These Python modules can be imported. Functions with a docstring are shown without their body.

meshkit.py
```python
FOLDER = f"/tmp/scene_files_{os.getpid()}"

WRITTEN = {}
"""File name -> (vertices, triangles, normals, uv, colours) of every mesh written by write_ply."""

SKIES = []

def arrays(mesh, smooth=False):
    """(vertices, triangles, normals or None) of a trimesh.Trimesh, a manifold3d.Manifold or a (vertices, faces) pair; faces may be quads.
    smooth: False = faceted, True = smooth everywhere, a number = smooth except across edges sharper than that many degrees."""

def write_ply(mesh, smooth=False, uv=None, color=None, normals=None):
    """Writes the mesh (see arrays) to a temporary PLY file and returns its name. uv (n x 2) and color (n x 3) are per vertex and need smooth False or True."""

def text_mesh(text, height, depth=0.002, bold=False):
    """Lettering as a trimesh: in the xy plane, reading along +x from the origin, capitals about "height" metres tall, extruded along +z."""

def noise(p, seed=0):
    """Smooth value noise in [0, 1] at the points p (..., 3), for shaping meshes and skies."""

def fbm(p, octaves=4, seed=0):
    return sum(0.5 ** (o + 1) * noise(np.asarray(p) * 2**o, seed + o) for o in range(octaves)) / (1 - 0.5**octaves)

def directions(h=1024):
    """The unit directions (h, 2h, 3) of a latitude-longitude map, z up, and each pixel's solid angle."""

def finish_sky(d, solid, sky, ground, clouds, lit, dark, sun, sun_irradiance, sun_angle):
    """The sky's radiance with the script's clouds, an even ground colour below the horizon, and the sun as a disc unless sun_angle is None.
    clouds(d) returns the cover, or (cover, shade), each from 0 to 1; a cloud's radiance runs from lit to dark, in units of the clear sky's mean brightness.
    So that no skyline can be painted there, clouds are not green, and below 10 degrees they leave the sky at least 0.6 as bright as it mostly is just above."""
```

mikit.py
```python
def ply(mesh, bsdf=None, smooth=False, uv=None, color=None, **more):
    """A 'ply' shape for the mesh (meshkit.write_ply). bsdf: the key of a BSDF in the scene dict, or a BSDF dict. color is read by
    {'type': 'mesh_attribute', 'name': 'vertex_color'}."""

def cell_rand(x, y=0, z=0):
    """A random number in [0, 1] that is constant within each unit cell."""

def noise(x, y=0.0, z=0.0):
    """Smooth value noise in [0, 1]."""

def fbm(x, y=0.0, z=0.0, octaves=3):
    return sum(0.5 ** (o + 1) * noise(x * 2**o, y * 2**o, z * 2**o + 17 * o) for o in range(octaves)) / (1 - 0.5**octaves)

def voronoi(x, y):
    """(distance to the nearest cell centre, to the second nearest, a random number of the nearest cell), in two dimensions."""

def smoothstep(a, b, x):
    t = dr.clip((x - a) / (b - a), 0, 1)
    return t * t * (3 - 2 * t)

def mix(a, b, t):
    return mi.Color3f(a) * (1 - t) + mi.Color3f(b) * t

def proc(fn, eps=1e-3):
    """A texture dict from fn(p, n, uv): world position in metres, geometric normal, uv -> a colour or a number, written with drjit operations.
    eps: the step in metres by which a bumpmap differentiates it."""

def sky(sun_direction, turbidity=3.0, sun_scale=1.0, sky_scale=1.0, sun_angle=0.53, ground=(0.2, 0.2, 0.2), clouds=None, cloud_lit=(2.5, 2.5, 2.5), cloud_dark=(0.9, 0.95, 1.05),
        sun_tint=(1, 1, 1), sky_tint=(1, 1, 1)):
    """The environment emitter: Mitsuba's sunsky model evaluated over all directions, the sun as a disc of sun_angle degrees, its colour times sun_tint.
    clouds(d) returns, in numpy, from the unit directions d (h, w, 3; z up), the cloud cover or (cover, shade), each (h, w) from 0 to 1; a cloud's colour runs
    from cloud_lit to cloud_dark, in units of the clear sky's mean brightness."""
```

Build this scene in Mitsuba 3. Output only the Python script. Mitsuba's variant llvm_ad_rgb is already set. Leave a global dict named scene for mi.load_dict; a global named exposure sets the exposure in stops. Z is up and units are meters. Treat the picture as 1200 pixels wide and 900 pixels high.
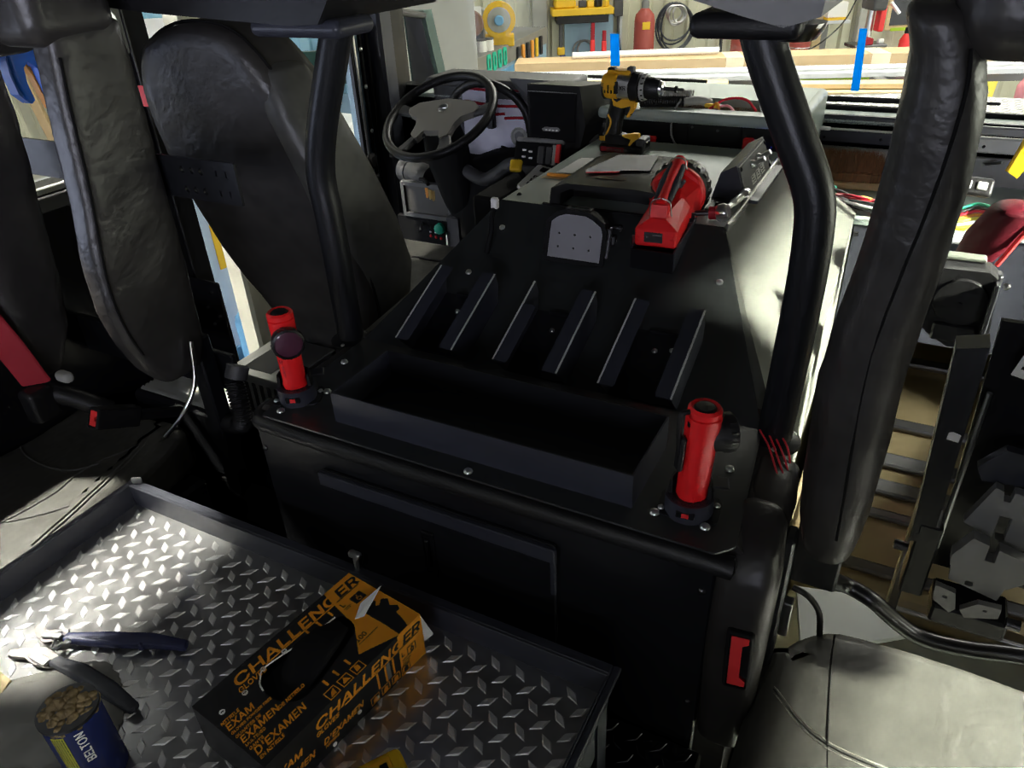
import math, numpy as np, trimesh, mitsuba as mi, drjit as dr, mikit, meshkit
import manifold3d as m3
from shapely.geometry import Polygon, Point, box as sbox
from shapely import affinity
from mikit import proc, fbm, noise, smoothstep, mix, cell_rand

T = mi.ScalarTransform4f
scene, labels = {}, {}

# ------------------------------------------------------------------ camera
EYE = np.array([0.0, 0.0, 1.52])
RC = np.array([[0.8856, 0.4625, -0.042], [0.2114, -0.482, -0.8503], [-0.4135, 0.7441, -0.5247]])   # rows: right, down, forward
scene['camera'] = {'type': 'perspective', 'fov': 2 * math.degrees(math.atan(600 / 880.0)), 'fov_axis': 'x', 'near_clip': 0.02, 'far_clip': 80.0,
    'to_world': T().look_at(origin=EYE.tolist(), target=(EYE + RC[2]).tolist(), up=(-RC[1]).tolist())}
exposure = 1.15

# the workshop stands at an angle to the truck: its own frame, u along its front wall, v towards that wall
VV = np.array([-0.4857, 0.8741, 0.0]); UU = np.array([0.8741, 0.4857, 0.0]); ZZ = np.array([0, 0, 1.0])
GROUND = -1.05
def sh(u, v, z): return UU * u + VV * v + ZZ * z
def shM(u, v, z, turn=0.0):
    M = np.eye(4); M[:3, 0] = UU; M[:3, 1] = VV; M[:3, 2] = ZZ; M[:3, 3] = sh(u, v, z)
    return M @ trimesh.transformations.rotation_matrix(turn, [0, 0, 1])

# ------------------------------------------------------------------ large lights of the workshop
LAMPS = [(-6.5, 2.5, 4.2, 4.), (-2.8, 5.2, 4.2, 2.2), (1.5, 3.6, 2.2, 9.), (6.5, 2.5, 4.2, 6.), (-3.2, 8.8, 4.2, 3.), (2.2, 8.6, 4.2, 8.), (6.5, 8.6, 4.2, 8.), (4.6, -2.6, 4.2, 8.)]  # the low lamp over the rack is unseen, added to brighten the deck
LAMP_WORDS = ['left of the truck', 'left of the bonnet side', 'low over the stock rack, unseen and added to light the deck', 'right of the truck', 'before the far left wall', 'before the wall with the gas cylinders', 'before the far right wall', 'behind the right rear corner']
def panel_lamp(o, x, y, L):
    o, x, y = (np.array(a, float) for a in (o, x, y))
    M = np.eye(4); M[:3, 0] = x; M[:3, 1] = y; n = np.cross(x, y); M[:3, 2] = n / np.linalg.norm(n); M[:3, 3] = o
    return {'type': 'rectangle', 'to_world': T(M.tolist()), 'emitter': {'type': 'area', 'radiance': {'type': 'rgb', 'value': L}}}
for i, (a, b, zl, LL) in enumerate(LAMPS):
    k = 'ceiling_lamp' + ('_%03d' % i if i else '')
    scene[k + '__diffuser'] = panel_lamp(sh(a, b, zl), UU * 1.2, -VV * 0.35, [LL, LL * .99, LL * .88])
    labels[k] = {'label': 'long white fluorescent fixture hung ' + LAMP_WORDS[i], 'category': 'ceiling lamp', 'group': 'workshop ceiling lamps'}
# unseen glowing panels, added as daylight right, left and rear (frames follow below)
scene['window_3__opening'] = panel_lamp(sh(9.85, 0.6, .9), -VV * 4.2, ZZ * 1.7, [2.6, 2.7, 2.2])
scene['window_4__opening'] = panel_lamp(sh(-8.85, -.6, .8), VV * 3.4, ZZ * 1.6, [1.3, 1.45, 1.9])
scene['window_5__opening'] = panel_lamp(sh(0.2, -5.85, .9), -UU * 3.0, ZZ * 1.7, [3.8, 3.9, 4.7])
for k_, s_ in (('window_5', 'unseen bay door panel added as cool daylight behind the truck'), ('window_3', 'unseen bay door panel added as daylight on the right'), ('window_4', 'unseen bay door panel added as cool daylight on the left')): labels[k_] = {'kind': 'structure', 'label': s_}
# a bright high-bay lamp on the left throws the sharp light on the tread plate and the seat
HB = np.array([-3.75, 0.02, 4.55])
HBL = 5600.0
HB2 = np.array([4.25, .90, 3.35])  # unseen lamp added to brighten the right cushion and engine cover side
HBL2 = 4300.0
HB3 = np.array([-.10, 4.30, 2.35])  # unseen lamp added to brighten deck and papers through the windscreen

# ------------------------------------------------------------------ helpers
used = set()
def key_of(name):
    k, i = name, 0
    while k in used:
        i += 1; k = '%s_%03d' % (name, i)
    used.add(k); return k
def thing(name, label, cat, group=None, kind=None):
    k = key_of(name); d = {'label': label}
    if cat: d['category'] = cat
    if group: d['group'] = group
    if kind: d['kind'] = kind
    labels[k] = d; return k
PLY = {}
def put(key, mesh, mat, smooth=False):
    scene[key] = mikit.ply(mesh, 'mat_' + mat, smooth); return key
def part(parent, name, mesh, mat, smooth=False, label=None, kind=None):
    k = key_of(parent + '__' + name)
    put(k, mesh, mat, smooth)
    if label or kind: labels[k] = {a: b for a, b in (('label', label), ('kind', kind)) if b}
    return k
def single(name, mesh, mat, label, cat, smooth=False, group=None, kind=None):
    return put(thing(name, label, cat, group, kind), mesh, mat, smooth)
def struct(name, mesh, mat, smooth=False, label=None):
    k = key_of(name); labels[k] = {'kind': 'structure', **({'label': label} if label else {})}
    return put(k, mesh, mat, smooth)

def cat(*ms):
    ms = [m for x in ms for m in (x if isinstance(x, (list, tuple)) else [x])]
    return trimesh.util.concatenate(ms)
def rot(axis, deg): return trimesh.transformations.rotation_matrix(math.radians(deg), axis)
def tr(x, y=0, z=0): return trimesh.transformations.translation_matrix([x, y, z])
def fr(o, x, y):
    x = np.array(x, float); x /= np.linalg.norm(x); y = np.array(y, float); y -= x * (x @ y); y /= np.linalg.norm(y)
    M = np.eye(4); M[:3, 0] = x; M[:3, 1] = y; M[:3, 2] = np.cross(x, y); M[:3, 3] = o; return M
def xf(m, *Ms):
    m = m.copy()
    for M in Ms: m.apply_transform(M)
    return m
_cf = None
def box(x0, x1, y0, y1, z0, z1, c=0.0):
    """A box with chamfered edges."""
    if c <= 0:
        m = trimesh.creation.box(extents=[x1 - x0, y1 - y0, z1 - z0]); m.apply_translation([(x0 + x1) / 2, (y0 + y1) / 2, (z0 + z1) / 2]); return m
    c = min(c, .45 * min(x1 - x0, y1 - y0, z1 - z0))
    h = np.array([x1 - x0, y1 - y0, z1 - z0]) / 2; pts = []
    for sx in (-1, 1):
        for sy in (-1, 1):
            for sz in (-1, 1):
                for k in range(3):
                    p = h - c; p[k] = h[k]; pts.append(p * [sx, sy, sz])
    m = trimesh.convex.convex_hull(np.array(pts)); m.apply_translation([(x0 + x1) / 2, (y0 + y1) / 2, (z0 + z1) / 2]); return m
def cbx(cx, cy, cz, sx, sy, sz, c=0.0): return box(cx - sx / 2, cx + sx / 2, cy - sy / 2, cy + sy / 2, cz - sz / 2, cz + sz / 2, c)
def hull(pts): return trimesh.convex.convex_hull(np.array(pts, float))
def rbox(x0, x1, y0, y1, z0, z1, r, n=12):
    """A box with round edges."""
    s = m3.Manifold.sphere(r, n)
    ms = [s.translate([x, y, z]) for x in (x0 + r, x1 - r) for y in (y0 + r, y1 - r) for z in (z0 + r, z1 - r)]
    return man(m3.Manifold.batch_hull(ms))
def man(m):
    q = m.to_mesh(); return trimesh.Trimesh(np.array(q.vert_properties[:, :3]), np.array(q.tri_verts), process=False)
def toman(m):
    m = m.copy(); m.merge_vertices()
    return m3.Manifold(m3.Mesh(np.array(m.vertices, np.float32), np.array(m.faces, np.uint32)))
def cut(a, *bs):
    a = toman(a)
    for b in bs: a = a - toman(b)
    return man(a)
def path(pts, n=6):
    """A smooth curve through the points."""
    p = np.array(pts, float); q = np.vstack([2 * p[0] - p[1], p, 2 * p[-1] - p[-2]]); out = []
    for i in range(len(p) - 1):
        a, b, c, d = q[i:i + 4]
        for t in np.linspace(0, 1, n, endpoint=False):
            out.append(.5 * (2 * b + (c - a) * t + (2 * a - 5 * b + 4 * c - d) * t * t + (3 * b - a - 3 * c + d) * t ** 3))
    return np.array(out + [p[-1]])
def rings(R, closed=False, caps=True):
    k, n = len(R), len(R[0]); V = np.vstack(R); F = []
    idx = np.arange(n)
    for i in range(k if closed else k - 1):
        a, b = i * n + idx, ((i + 1) % k) * n + idx
        F += [np.stack([a, np.roll(a, -1), np.roll(b, -1)], 1), np.stack([a, np.roll(b, -1), b], 1)]
    if caps and not closed:
        for i, s in ((0, -1), (k - 1, 1)):
            V = np.vstack([V, V[i * n:(i + 1) * n].mean(0)]); a = i * n + idx; c = np.full(n, len(V) - 1)
            F.append(np.stack([a, np.roll(a, -1), c] if s > 0 else [np.roll(a, -1), a, c], 1))
    return trimesh.Trimesh(V, np.vstack(F), process=False)
def tube(pts, r, n=10, closed=False):
    p = np.array(pts, float); r = np.broadcast_to(r, len(p))
    t = (np.roll(p, -1, 0) - np.roll(p, 1, 0)) if closed else np.gradient(p, axis=0)
    t /= np.linalg.norm(t, axis=1, keepdims=True) + 1e-12
    a = np.cross(t[0], [0, 0, 1] if abs(t[0][2]) < .9 else [1, 0, 0]); R = []; th = np.arange(n) * 2 * np.pi / n
    for i in range(len(p)):
        a = a - t[i] * (a @ t[i]); a /= np.linalg.norm(a); b = np.cross(t[i], a)
        R.append(p[i] + r[i] * (np.cos(th)[:, None] * a + np.sin(th)[:, None] * b))
    return rings(R, closed)
def lathe(prof, n=24):
    """Revolves (radius, height) pairs, listed upwards, about z."""
    th = np.arange(n) * 2 * np.pi / n
    return rings([np.stack([max(r, 1e-5) * np.cos(th), max(r, 1e-5) * np.sin(th), th * 0 + z], 1) for r, z in prof])
def cyl(p, q, r, n=16, r2=None):
    p, q = np.array(p, float), np.array(q, float); return tube([p, p + (q - p) * .5, q], [r, (r + (r if r2 is None else r2)) / 2, r if r2 is None else r2], n)
def loft(secs, n=24, e=3.0, ends=True, cap=.5):
    """Skins superellipse sections (centre, half-axis, half-axis[, exponent]); the ends are rounded over."""
    th = np.arange(n) * 2 * np.pi / n
    def ring(c, u, v, ex=e, s=1.0):
        cu, sv = np.cos(th), np.sin(th)
        return np.array(c, float) + s * (np.sign(cu) * np.abs(cu) ** (2 / ex))[:, None] * np.array(u, float) + s * (np.sign(sv) * np.abs(sv) ** (2 / ex))[:, None] * np.array(v, float)
    S = [ring(*x) for x in secs]
    if ends:
        def end(i, j):
            c = np.array(secs[i][0], float); d = c - np.array(secs[j][0], float); d /= np.linalg.norm(d)
            h = cap * min(np.linalg.norm(secs[i][1]), np.linalg.norm(secs[i][2]))
            return [ring(c + d * h * math.sin(a), *secs[i][1:], s=max(math.cos(a), .05)) for a in np.radians([30, 55, 75, 88])]
        S = end(0, 1)[::-1] + S + end(-1, -2)
    return rings(S)
def ext(poly, h, M=None):
    if not hasattr(poly, 'geom_type'): poly = Polygon(poly)
    m = trimesh.util.concatenate([trimesh.creation.extrude_polygon(g, h, engine='earcut') for g in getattr(poly, 'geoms', [poly]) if g.area > 1e-9])
    return m if M is None else xf(m, M)
def rrect(w, h, r, k=4):
    return sbox(-w / 2 + r, -h / 2 + r, w / 2 - r, h / 2 - r).buffer(r, quad_segs=k)
def wob(m, amp, freq, seed=0, octaves=3):
    """Pushes the surface in and out with noise."""
    m = m.copy(); m.merge_vertices(); v = np.array(m.vertices); d = meshkit.fbm(v * freq + seed * 7.3, octaves, seed) - .5
    m.vertices = v + np.array(m.vertex_normals) * (d * 2 * amp)[:, None]; return m
def txt(s, h, M, depth=.0004, bold=True, shear=0.0, sx=1.0, center=False):
    m = meshkit.text_mesh(s, h, depth, bold); v = np.array(m.vertices)
    if center: v[:, 0] -= v[:, 0].mean() * 0 + (v[:, 0].min() + v[:, 0].max()) / 2
    v[:, 0] = v[:, 0] * sx + shear * v[:, 1]; m.vertices = v
    return xf(m, M)
def screw(M, r=.006): return xf(lathe([(r * .55, -.002), (r, 0), (r, r * .25), (r * .75, r * .6), (r * .3, r * .8)], 10), M)

# ------------------------------------------------------------------ materials
def mat(name, base, rough=.5, bump=None, bscale=1.0, eps=1e-3, two=True, **kw):
    b = {'type': 'principled', 'base_color': base if isinstance(base, dict) else {'type': 'rgb', 'value': list(base)}, 'roughness': rough, **kw}
    if bump is not None: b = {'type': 'bumpmap', 'arbitrary': proc(bump, eps), 'scale': bscale, 'bsdf': b}
    scene['mat_' + name] = {'type': 'twosided', 'bsdf': b} if two else b
def metal(name, base, rough=.25, bump=None, bscale=1.0, **kw): mat(name, base, rough, bump, bscale, metallic=1.0, **kw)
def leather(p, n, uv):
    return .0007 * fbm(p.x * 90, p.y * 90, p.z * 90, 3) + .0016 * fbm(p.x * 16, p.y * 16, p.z * 16, 2)
def grain(p, n, uv): return .0004 * noise(p.x * 600, p.y * 600, p.z * 600)
def powder(p, n, uv): return .00025 * noise(p.x * 420, p.y * 420, p.z * 420)
mat('black_vinyl', proc(lambda p, n, uv: mix((.016, .015, .0145), (.036, .033, .030), fbm(p.x * 22, p.y * 22, p.z * 22, 3))), .40, leather, 2.0)
mat('grey_vinyl', proc(lambda p, n, uv: mix((.030, .030, .027), (.060, .059, .052), .5 * fbm(p.x * 24, p.y * 24, p.z * 24, 3) + .5 * fbm(p.x * 120, p.y * 70, p.z * 70, 2))), .45, leather, 2.0)
mat('olive_vinyl', proc(lambda p, n, uv: mix((.030, .030, .027), (.060, .059, .052), fbm(p.x * 26, p.y * 26, p.z * 26, 3))), .45, leather, 2.0)
mat('pale_vinyl', (.080, .083, .072), .75, leather, 1.0, specular=.2)
mat('step_grey', (.10, .11, .09), .5)
mat('seam_thread', (.006, .006, .006), .9, specular=.1)
mat('pale_thread', (.25, .25, .22), .7)
mat('black_metal', (.008, .0085, .010), .36, powder, 1.0, specular=.35)
mat('black_satin', (.006, .006, .007), .26, specular=.35)
mat('slate_metal', (.028, .030, .040), .34, powder, 1.0, specular=.4)
mat('black_plastic', (.007, .007, .0075), .42, grain, 1.0, specular=.4)
mat('soft_black', (.006, .006, .0065), .8, specular=.2)
mat('dark_grey_plastic', (.05, .05, .052), .5, grain, 1.0)
mat('grey_plastic', (.17, .17, .165), .5)
mat('light_grey_plastic', (.34, .34, .31), .5)
mat('warm_grey_plastic', (.20, .19, .165), .45, grain, .6)
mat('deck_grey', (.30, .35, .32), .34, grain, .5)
mat('red_plastic', (.75, .012, .014), .38)
mat('dark_red_fabric', (.30, .006, .016), .7)
mat('maroon_plastic', (.05, .002, .006), .55, specular=.2)
mat('bright_red', (.80, .03, .03), .5)
mat('yellow_plastic', (.70, .43, .015), .42)
mat('tool_yellow', (.72, .36, .015), .42)
mat('orange_card', (.78, .30, .02), .5)
mat('black_card', (.012, .012, .013), .45)
mat('white_card', (.75, .74, .70), .6)
mat('paper', (.84, .84, .82), .7)
mat('white_paint', (.50, .52, .52), .4)
mat('pale_blue_paint', (.45, .55, .70), .4)
mat('blue_plastic', (.02, .14, .62), .4)
scene['mat_tape_blue'] = {'type': 'principledthin', 'base_color': {'type': 'rgb', 'value': [.01, .42, .85]}, 'roughness': .6, 'diff_trans': 1.2}
mat('plate_black', (.024, .0265, .027), .30, powder, 1.0)
mat('green_plastic', (.01, .42, .27), .5)
mat('lime_plastic', (.40, .62, .03), .5)
mat('brown_plastic', (.16, .08, .05), .4)
mat('navy_rubber', (.012, .016, .06), .5)
mat('grey_rubber', (.03, .034, .045), .5)
mat('white_plastic', (.75, .75, .73), .4)
mat('wire_black', (.01, .01, .01), .45)
mat('wire_red', (.6, .02, .04), .45)
mat('wire_orange', (.75, .30, .03), .45)
mat('wire_yellow', (.75, .62, .08), .45)
mat('wire_green', (.03, .42, .24), .45)
mat('wire_white', (.7, .7, .68), .45)
mat('wire_pink', (.75, .30, .33), .45)
mat('wood_pale', proc(lambda p, n, uv: mix((.50, .37, .18), (.58, .46, .26), noise(p.x * 3, p.y * 3, p.z * 60))), .6)
mat('cardboard', proc(lambda p, n, uv: mix((.42, .30, .16), (.47, .34, .19), fbm(p.x * 9, p.y * 9, p.z * 30, 3))), .75)
mat('board_grey', proc(lambda p, n, uv: mix((.30, .30, .265), (.40, .395, .35), fbm(p.x * 2.2, p.y * 2.2, p.z * .9, 4))), .7)
mat('wall_cream', proc(lambda p, n, uv: mix((.46, .45, .33), (.55, .54, .41), fbm(p.x * .8, p.y * .8, p.z * .3, 3))), .5)
mat('concrete', proc(lambda p, n, uv: mix((.28, .28, .26), (.42, .41, .38), fbm(p.x * 1.5, p.y * 1.5, p.z, 4))), .55)
mat('ceiling_white', (.62, .62, .58), .7)
mat('tank_red', (.36, .07, .055), .45)
mat('steel_blue', (.22, .33, .42), .5)
mat('blue_paint', (.14, .34, .55), .5)
mat('bristle', proc(lambda p, n, uv: mix((.05, .022, .008), (.16, .07, .025), noise(p.x * 300, p.y * 300, p.z * 40))), .8)
mat('cork', proc(lambda p, n, uv: mix((.10, .07, .03), (.30, .22, .11), noise(p.x * 160, p.y * 160, p.z * 160))), .8)
metal('aluminium', (.80, .80, .78), .22)
metal('brushed', (.62, .62, .62), .32, lambda p, n, uv: .0004 * fbm(p.x * 60, p.y * 60, p.z * 500, 2), .6)
def worn(p, n, uv): return mix((.40, .40, .415), (.56, .56, .55), fbm(p.x * 30, p.y * 30, p.z * 30, 3))
mat('tread_alu', proc(worn), proc(lambda p, n, uv: .10 + .20 * fbm(p.x * 40, p.y * 40, p.z * 40, 3)), metallic=.88)
mat('tread_crest', (.80, .80, .79), .36, metallic=.6)
metal('chrome', (.85, .85, .85), .1)
metal('steel', (.55, .55, .54), .3)
metal('dark_steel', (.10, .10, .105), .3)
metal('brass', (.75, .55, .25), .3)
metal('bronze_sheet', (.42, .34, .20), .30, lambda p, n, uv: .0012 * fbm(p.x * 14, p.y * 14, p.z * 14, 2), 1.0)
scene['mat_window_glass'] = {'type': 'thindielectric', 'int_ior': 1.5}
scene['mat_clear_glass'] = {'type': 'thindielectric', 'int_ior': 1.45}
# ------------------------------------------------------------------ the cab shell
XL, XR, YB, YF = -1.80, 0.72, -0.95, 2.52
struct('floor', box(XL, XR, YB, YF, -.06, 0), 'soft_black')
wl = cat(box(XL - .06, XL, YB, .97, -.06, 2.02))
wl = cut(wl, box(XL - .1, XL + .1, -.35, .62, .95, 1.31), box(XL - .1, XL + .1, .79, .99, .95, 1.31), box(XL - .1, XL + .1, 0.20, .80, 1.50, 1.80))
wl2 = cut(box(XL - .06, XL, .97, YF, -.06, 1.52), box(XL - .1, XL + .1, .9, 1.16, 1.035, 1.31), box(XL - .1, XL + .1, 1.42, 2.26, .08, 1.47))
struct('wall_left', cat(wl, wl2), 'black_satin', label='black left side of the cab with door openings and windows')
wr = cut(box(XR, XR + .06, YB, .97, -.06, 2.02), box(XR - .1, XR + .1, 0.62, 1.00, .12, 1.0), box(XR - .1, XR + .1, -.45, .40, 1.54, 1.88))  # right openings sized to steer the added lamp onto cushion and side panel
wr2 = cut(box(XR, XR + .06, .97, YF, -.06, 1.52), box(XR - .1, XR + .1, 1.20, 1.86, .70, 1.47))
struct('wall_right', cat(wr, wr2), 'black_satin')
struct('wall_back', cut(box(XL, XR, YB - .06, YB, -.06, 2.02), box(-1.55, .50, YB - .2, YB + .2, .95, 1.85)), 'black_satin')
struct('ceiling', cat(box(XL - .06, XR + .06, YB - .06, .97, 2.02, 2.07), box(XL - .06, XR + .06, .97, YF + .1, 1.52, 1.57), box(XL, XR, .95, .97, 1.52, 2.02)), 'dark_grey_plastic')
# windscreen: frame, glass, centre strip of rubber along its foot
wf = cut(box(XL - .06, XR + .06, YF, YF + .07, -.06, 1.57), box(XL - .03, XR - .02, YF - .1, YF + .2, 1.0, 1.50))
struct('wall_front', wf, 'black_satin')
struct('window_1', trimesh.Trimesh([(XL - .03, YF + .055, 1.0), (XR - .02, YF + .055, 1.0), (XR - .02, YF + .005, 1.5), (XL - .03, YF + .005, 1.5)], [[0, 1, 2], [0, 2, 3]], process=False), 'window_glass', label='wide clear windscreen')
struct('trim_1', box(XL + .09, XR - .09, YF - .012, YF, .995, 1.012, .004), 'soft_black')
# left front door post with its hinges and rubber profile
t = thing('door_post', 'dark blue front door post with rubber seals and screws, left of the steering wheel', 'door post')
part(t, 'post', box(-1.80, -1.70, 2.26, 2.34, .1, 1.5, .01), 'slate_metal')
part(t, 'post_face', box(-1.83, -1.80 + .02, 2.20, 2.262, .1, 1.46, .006), 'steel_blue')
for j, yy in enumerate((2.205, 2.225, 2.248)):
    part(t, 'seal', tube(path([(-1.775 + .012 * j, yy, .2), (-1.775 + .012 * j, yy - .004, .8), (-1.775 + .012 * j, yy, 1.44)]), .007, 8), 'soft_black')
part(t, 'striker_rail', box(-1.778, -1.758, 2.165, 2.195, .45, 1.24, .004), 'black_metal')
part(t, 'rail_strip', box(-1.759, -1.752, 2.175, 2.187, .5, 1.22, .002), 'steel')
for z in (.60, .74, .90, 1.05, 1.17): part(t, 'bolt', xf(screw(np.eye(4), .008), rot([0, 1, 0], 90), tr(-1.752, 2.21, z)), 'chrome', 40)
for z in (.72, .80): part(t, 'grommet', xf(lathe([(.0, 0), (.026, 0), (.03, .01), (.018, .02), (0, .02)], 14), rot([0, 1, 0], 90), tr(-1.754, 2.18, z)), 'soft_black', 40)

# rear door frame left (dark channel beside the first seat) and the sill under its window
t = thing('window_sill', 'pale strip along the foot of the left rear window, between the two narrow seat backs', 'window sill')
part(t, 'strip', box(-1.80, -1.785, .80, 1.16, 1.022, 1.036, .002), 'light_grey_plastic'); part(t, 'ledge', box(-1.80, -1.772, .80, 1.16, .985, 1.02, .003), 'dark_grey_plastic')
t = thing('belt_post', 'black upright seat belt post beside the left rear-facing seat', 'belt post')
part(t, 'channel', cat(box(-1.79, -1.72, 1.17, 1.19, .5, 1.46), box(-1.735, -1.72, 1.17, 1.36, .5, 1.46), box(-1.79, -1.72, 1.34, 1.36, .5, 1.46)), 'soft_black')
for j in range(3): part(t, 'rib', box(-1.722, -1.712, 1.205 + .045 * j, 1.212 + .045 * j, .6, 1.44, .002), 'black_plastic')
part(t, 'top_bracket', box(-1.76, -1.71, 1.185, 1.30, 1.28, 1.44, .01), 'black_metal')
part(t, 'belt_guide', xf(lathe([(.03, 0), (.036, .006), (.03, .012)], 16), rot([0, 1, 0], 90), tr(-1.71, 1.24, 1.36)), 'steel', 40)

# overhead lockers: one to each side, cut off by the picture's upper edge
def header(name, label, pts, y0, y1, matl):
    t = thing(name, label, 'overhead console')
    M = np.eye(4); M[:3, :3] = np.array([[1, 0, 0], [0, 0, -1], [0, 1, 0]]).T @ np.eye(3)
    M = fr((0, y1, 0), (1, 0, 0), (0, 0, 1))
    part(t, 'shell', ext(pts, y1 - y0, M), matl); return t
hl = header('overhead_console', 'black locker overhead in front of the driver seat back, ending over the left grab tube',
    [(-1.62, 1.437), (-1.25, 1.409), (-1.045, 1.398), (-.93, 1.392), (-.87, 1.395), (-.82, 1.46), (-.82, 1.515), (-1.78, 1.515), (-1.78, 1.445)], 1.0, 1.34, 'black_plastic')
part(hl, 'tube_saddle', rbox(-1.03, -.84, 1.01, 1.11, 1.372, 1.40, .012), 'slate_metal', 40)
hr = header('overhead_console', 'locker overhead at the top of the right grab tube, its lit underside put into the grey colour',
    [(-.36, 1.452), (-.22, 1.412), (-.17, 1.40), (-.13, 1.412), (-.12, 1.515), (-.40, 1.515)], 1.0, 1.42, 'grey_plastic')  # grey lightens the locker: its lit underside is put into the colour
part(hr, 'lining', box(-.40, -.20, 1.03, 1.9, 1.452, 1.47, .006), 'grey_plastic')
part(hr, 'tube_saddle', rbox(-.285, -.15, 1.0, 1.11, 1.385, 1.415, .012), 'black_plastic', 40)
part(hr, 'dome_lamp', xf(lathe([(.0, -.022), (.025, -.02), (.034, -.008), (.036, 0), (0, 0)], 18), tr(-.165, 1.06, 1.40)), 'chrome', 40)

# the two bent grab tubes
def grab(name, label, pts, foot):
    t = thing(name, label, 'grab tube', 'bent tubes beside the engine cover')
    part(t, 'tube', tube(path(pts, 8), .027, 20), 'black_metal', 60)
    part(t, 'foot', xf(lathe([(.0, 0), (.042, 0), (.042, .006), (.03, .012), (.0, .014)], 20), tr(*foot)), 'black_metal', 40)
    for a in (40, 160, 280): part(t, 'foot_bolt', screw(tr(foot[0] + .035 * math.cos(math.radians(a)), foot[1] + .035 * math.sin(math.radians(a)), foot[2] + .007), .005), 'steel', 40)
grab('grab_tube', 'black bent grab tube in front of the driver seat back', [(-.872, 1.06, 1.405), (-.905, 1.06, 1.33), (-.952, 1.06, 1.215), (-.972, 1.06, 1.135), (-.970, 1.06, 1.06), (-.968, 1.06, .97), (-.968, 1.06, .79)], (-.968, 1.06, .785))
grab('grab_tube', 'black bent grab tube before the grey green side of the engine cover', [(-.215, 1.06, 1.41), (-.19, 1.06, 1.35), (-.145, 1.06, 1.26), (-.112, 1.06, 1.19), (-.103, 1.06, 1.12), (-.103, 1.06, 1.0), (-.109, 1.06, .79)], (-.109, 1.06, .783))
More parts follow.
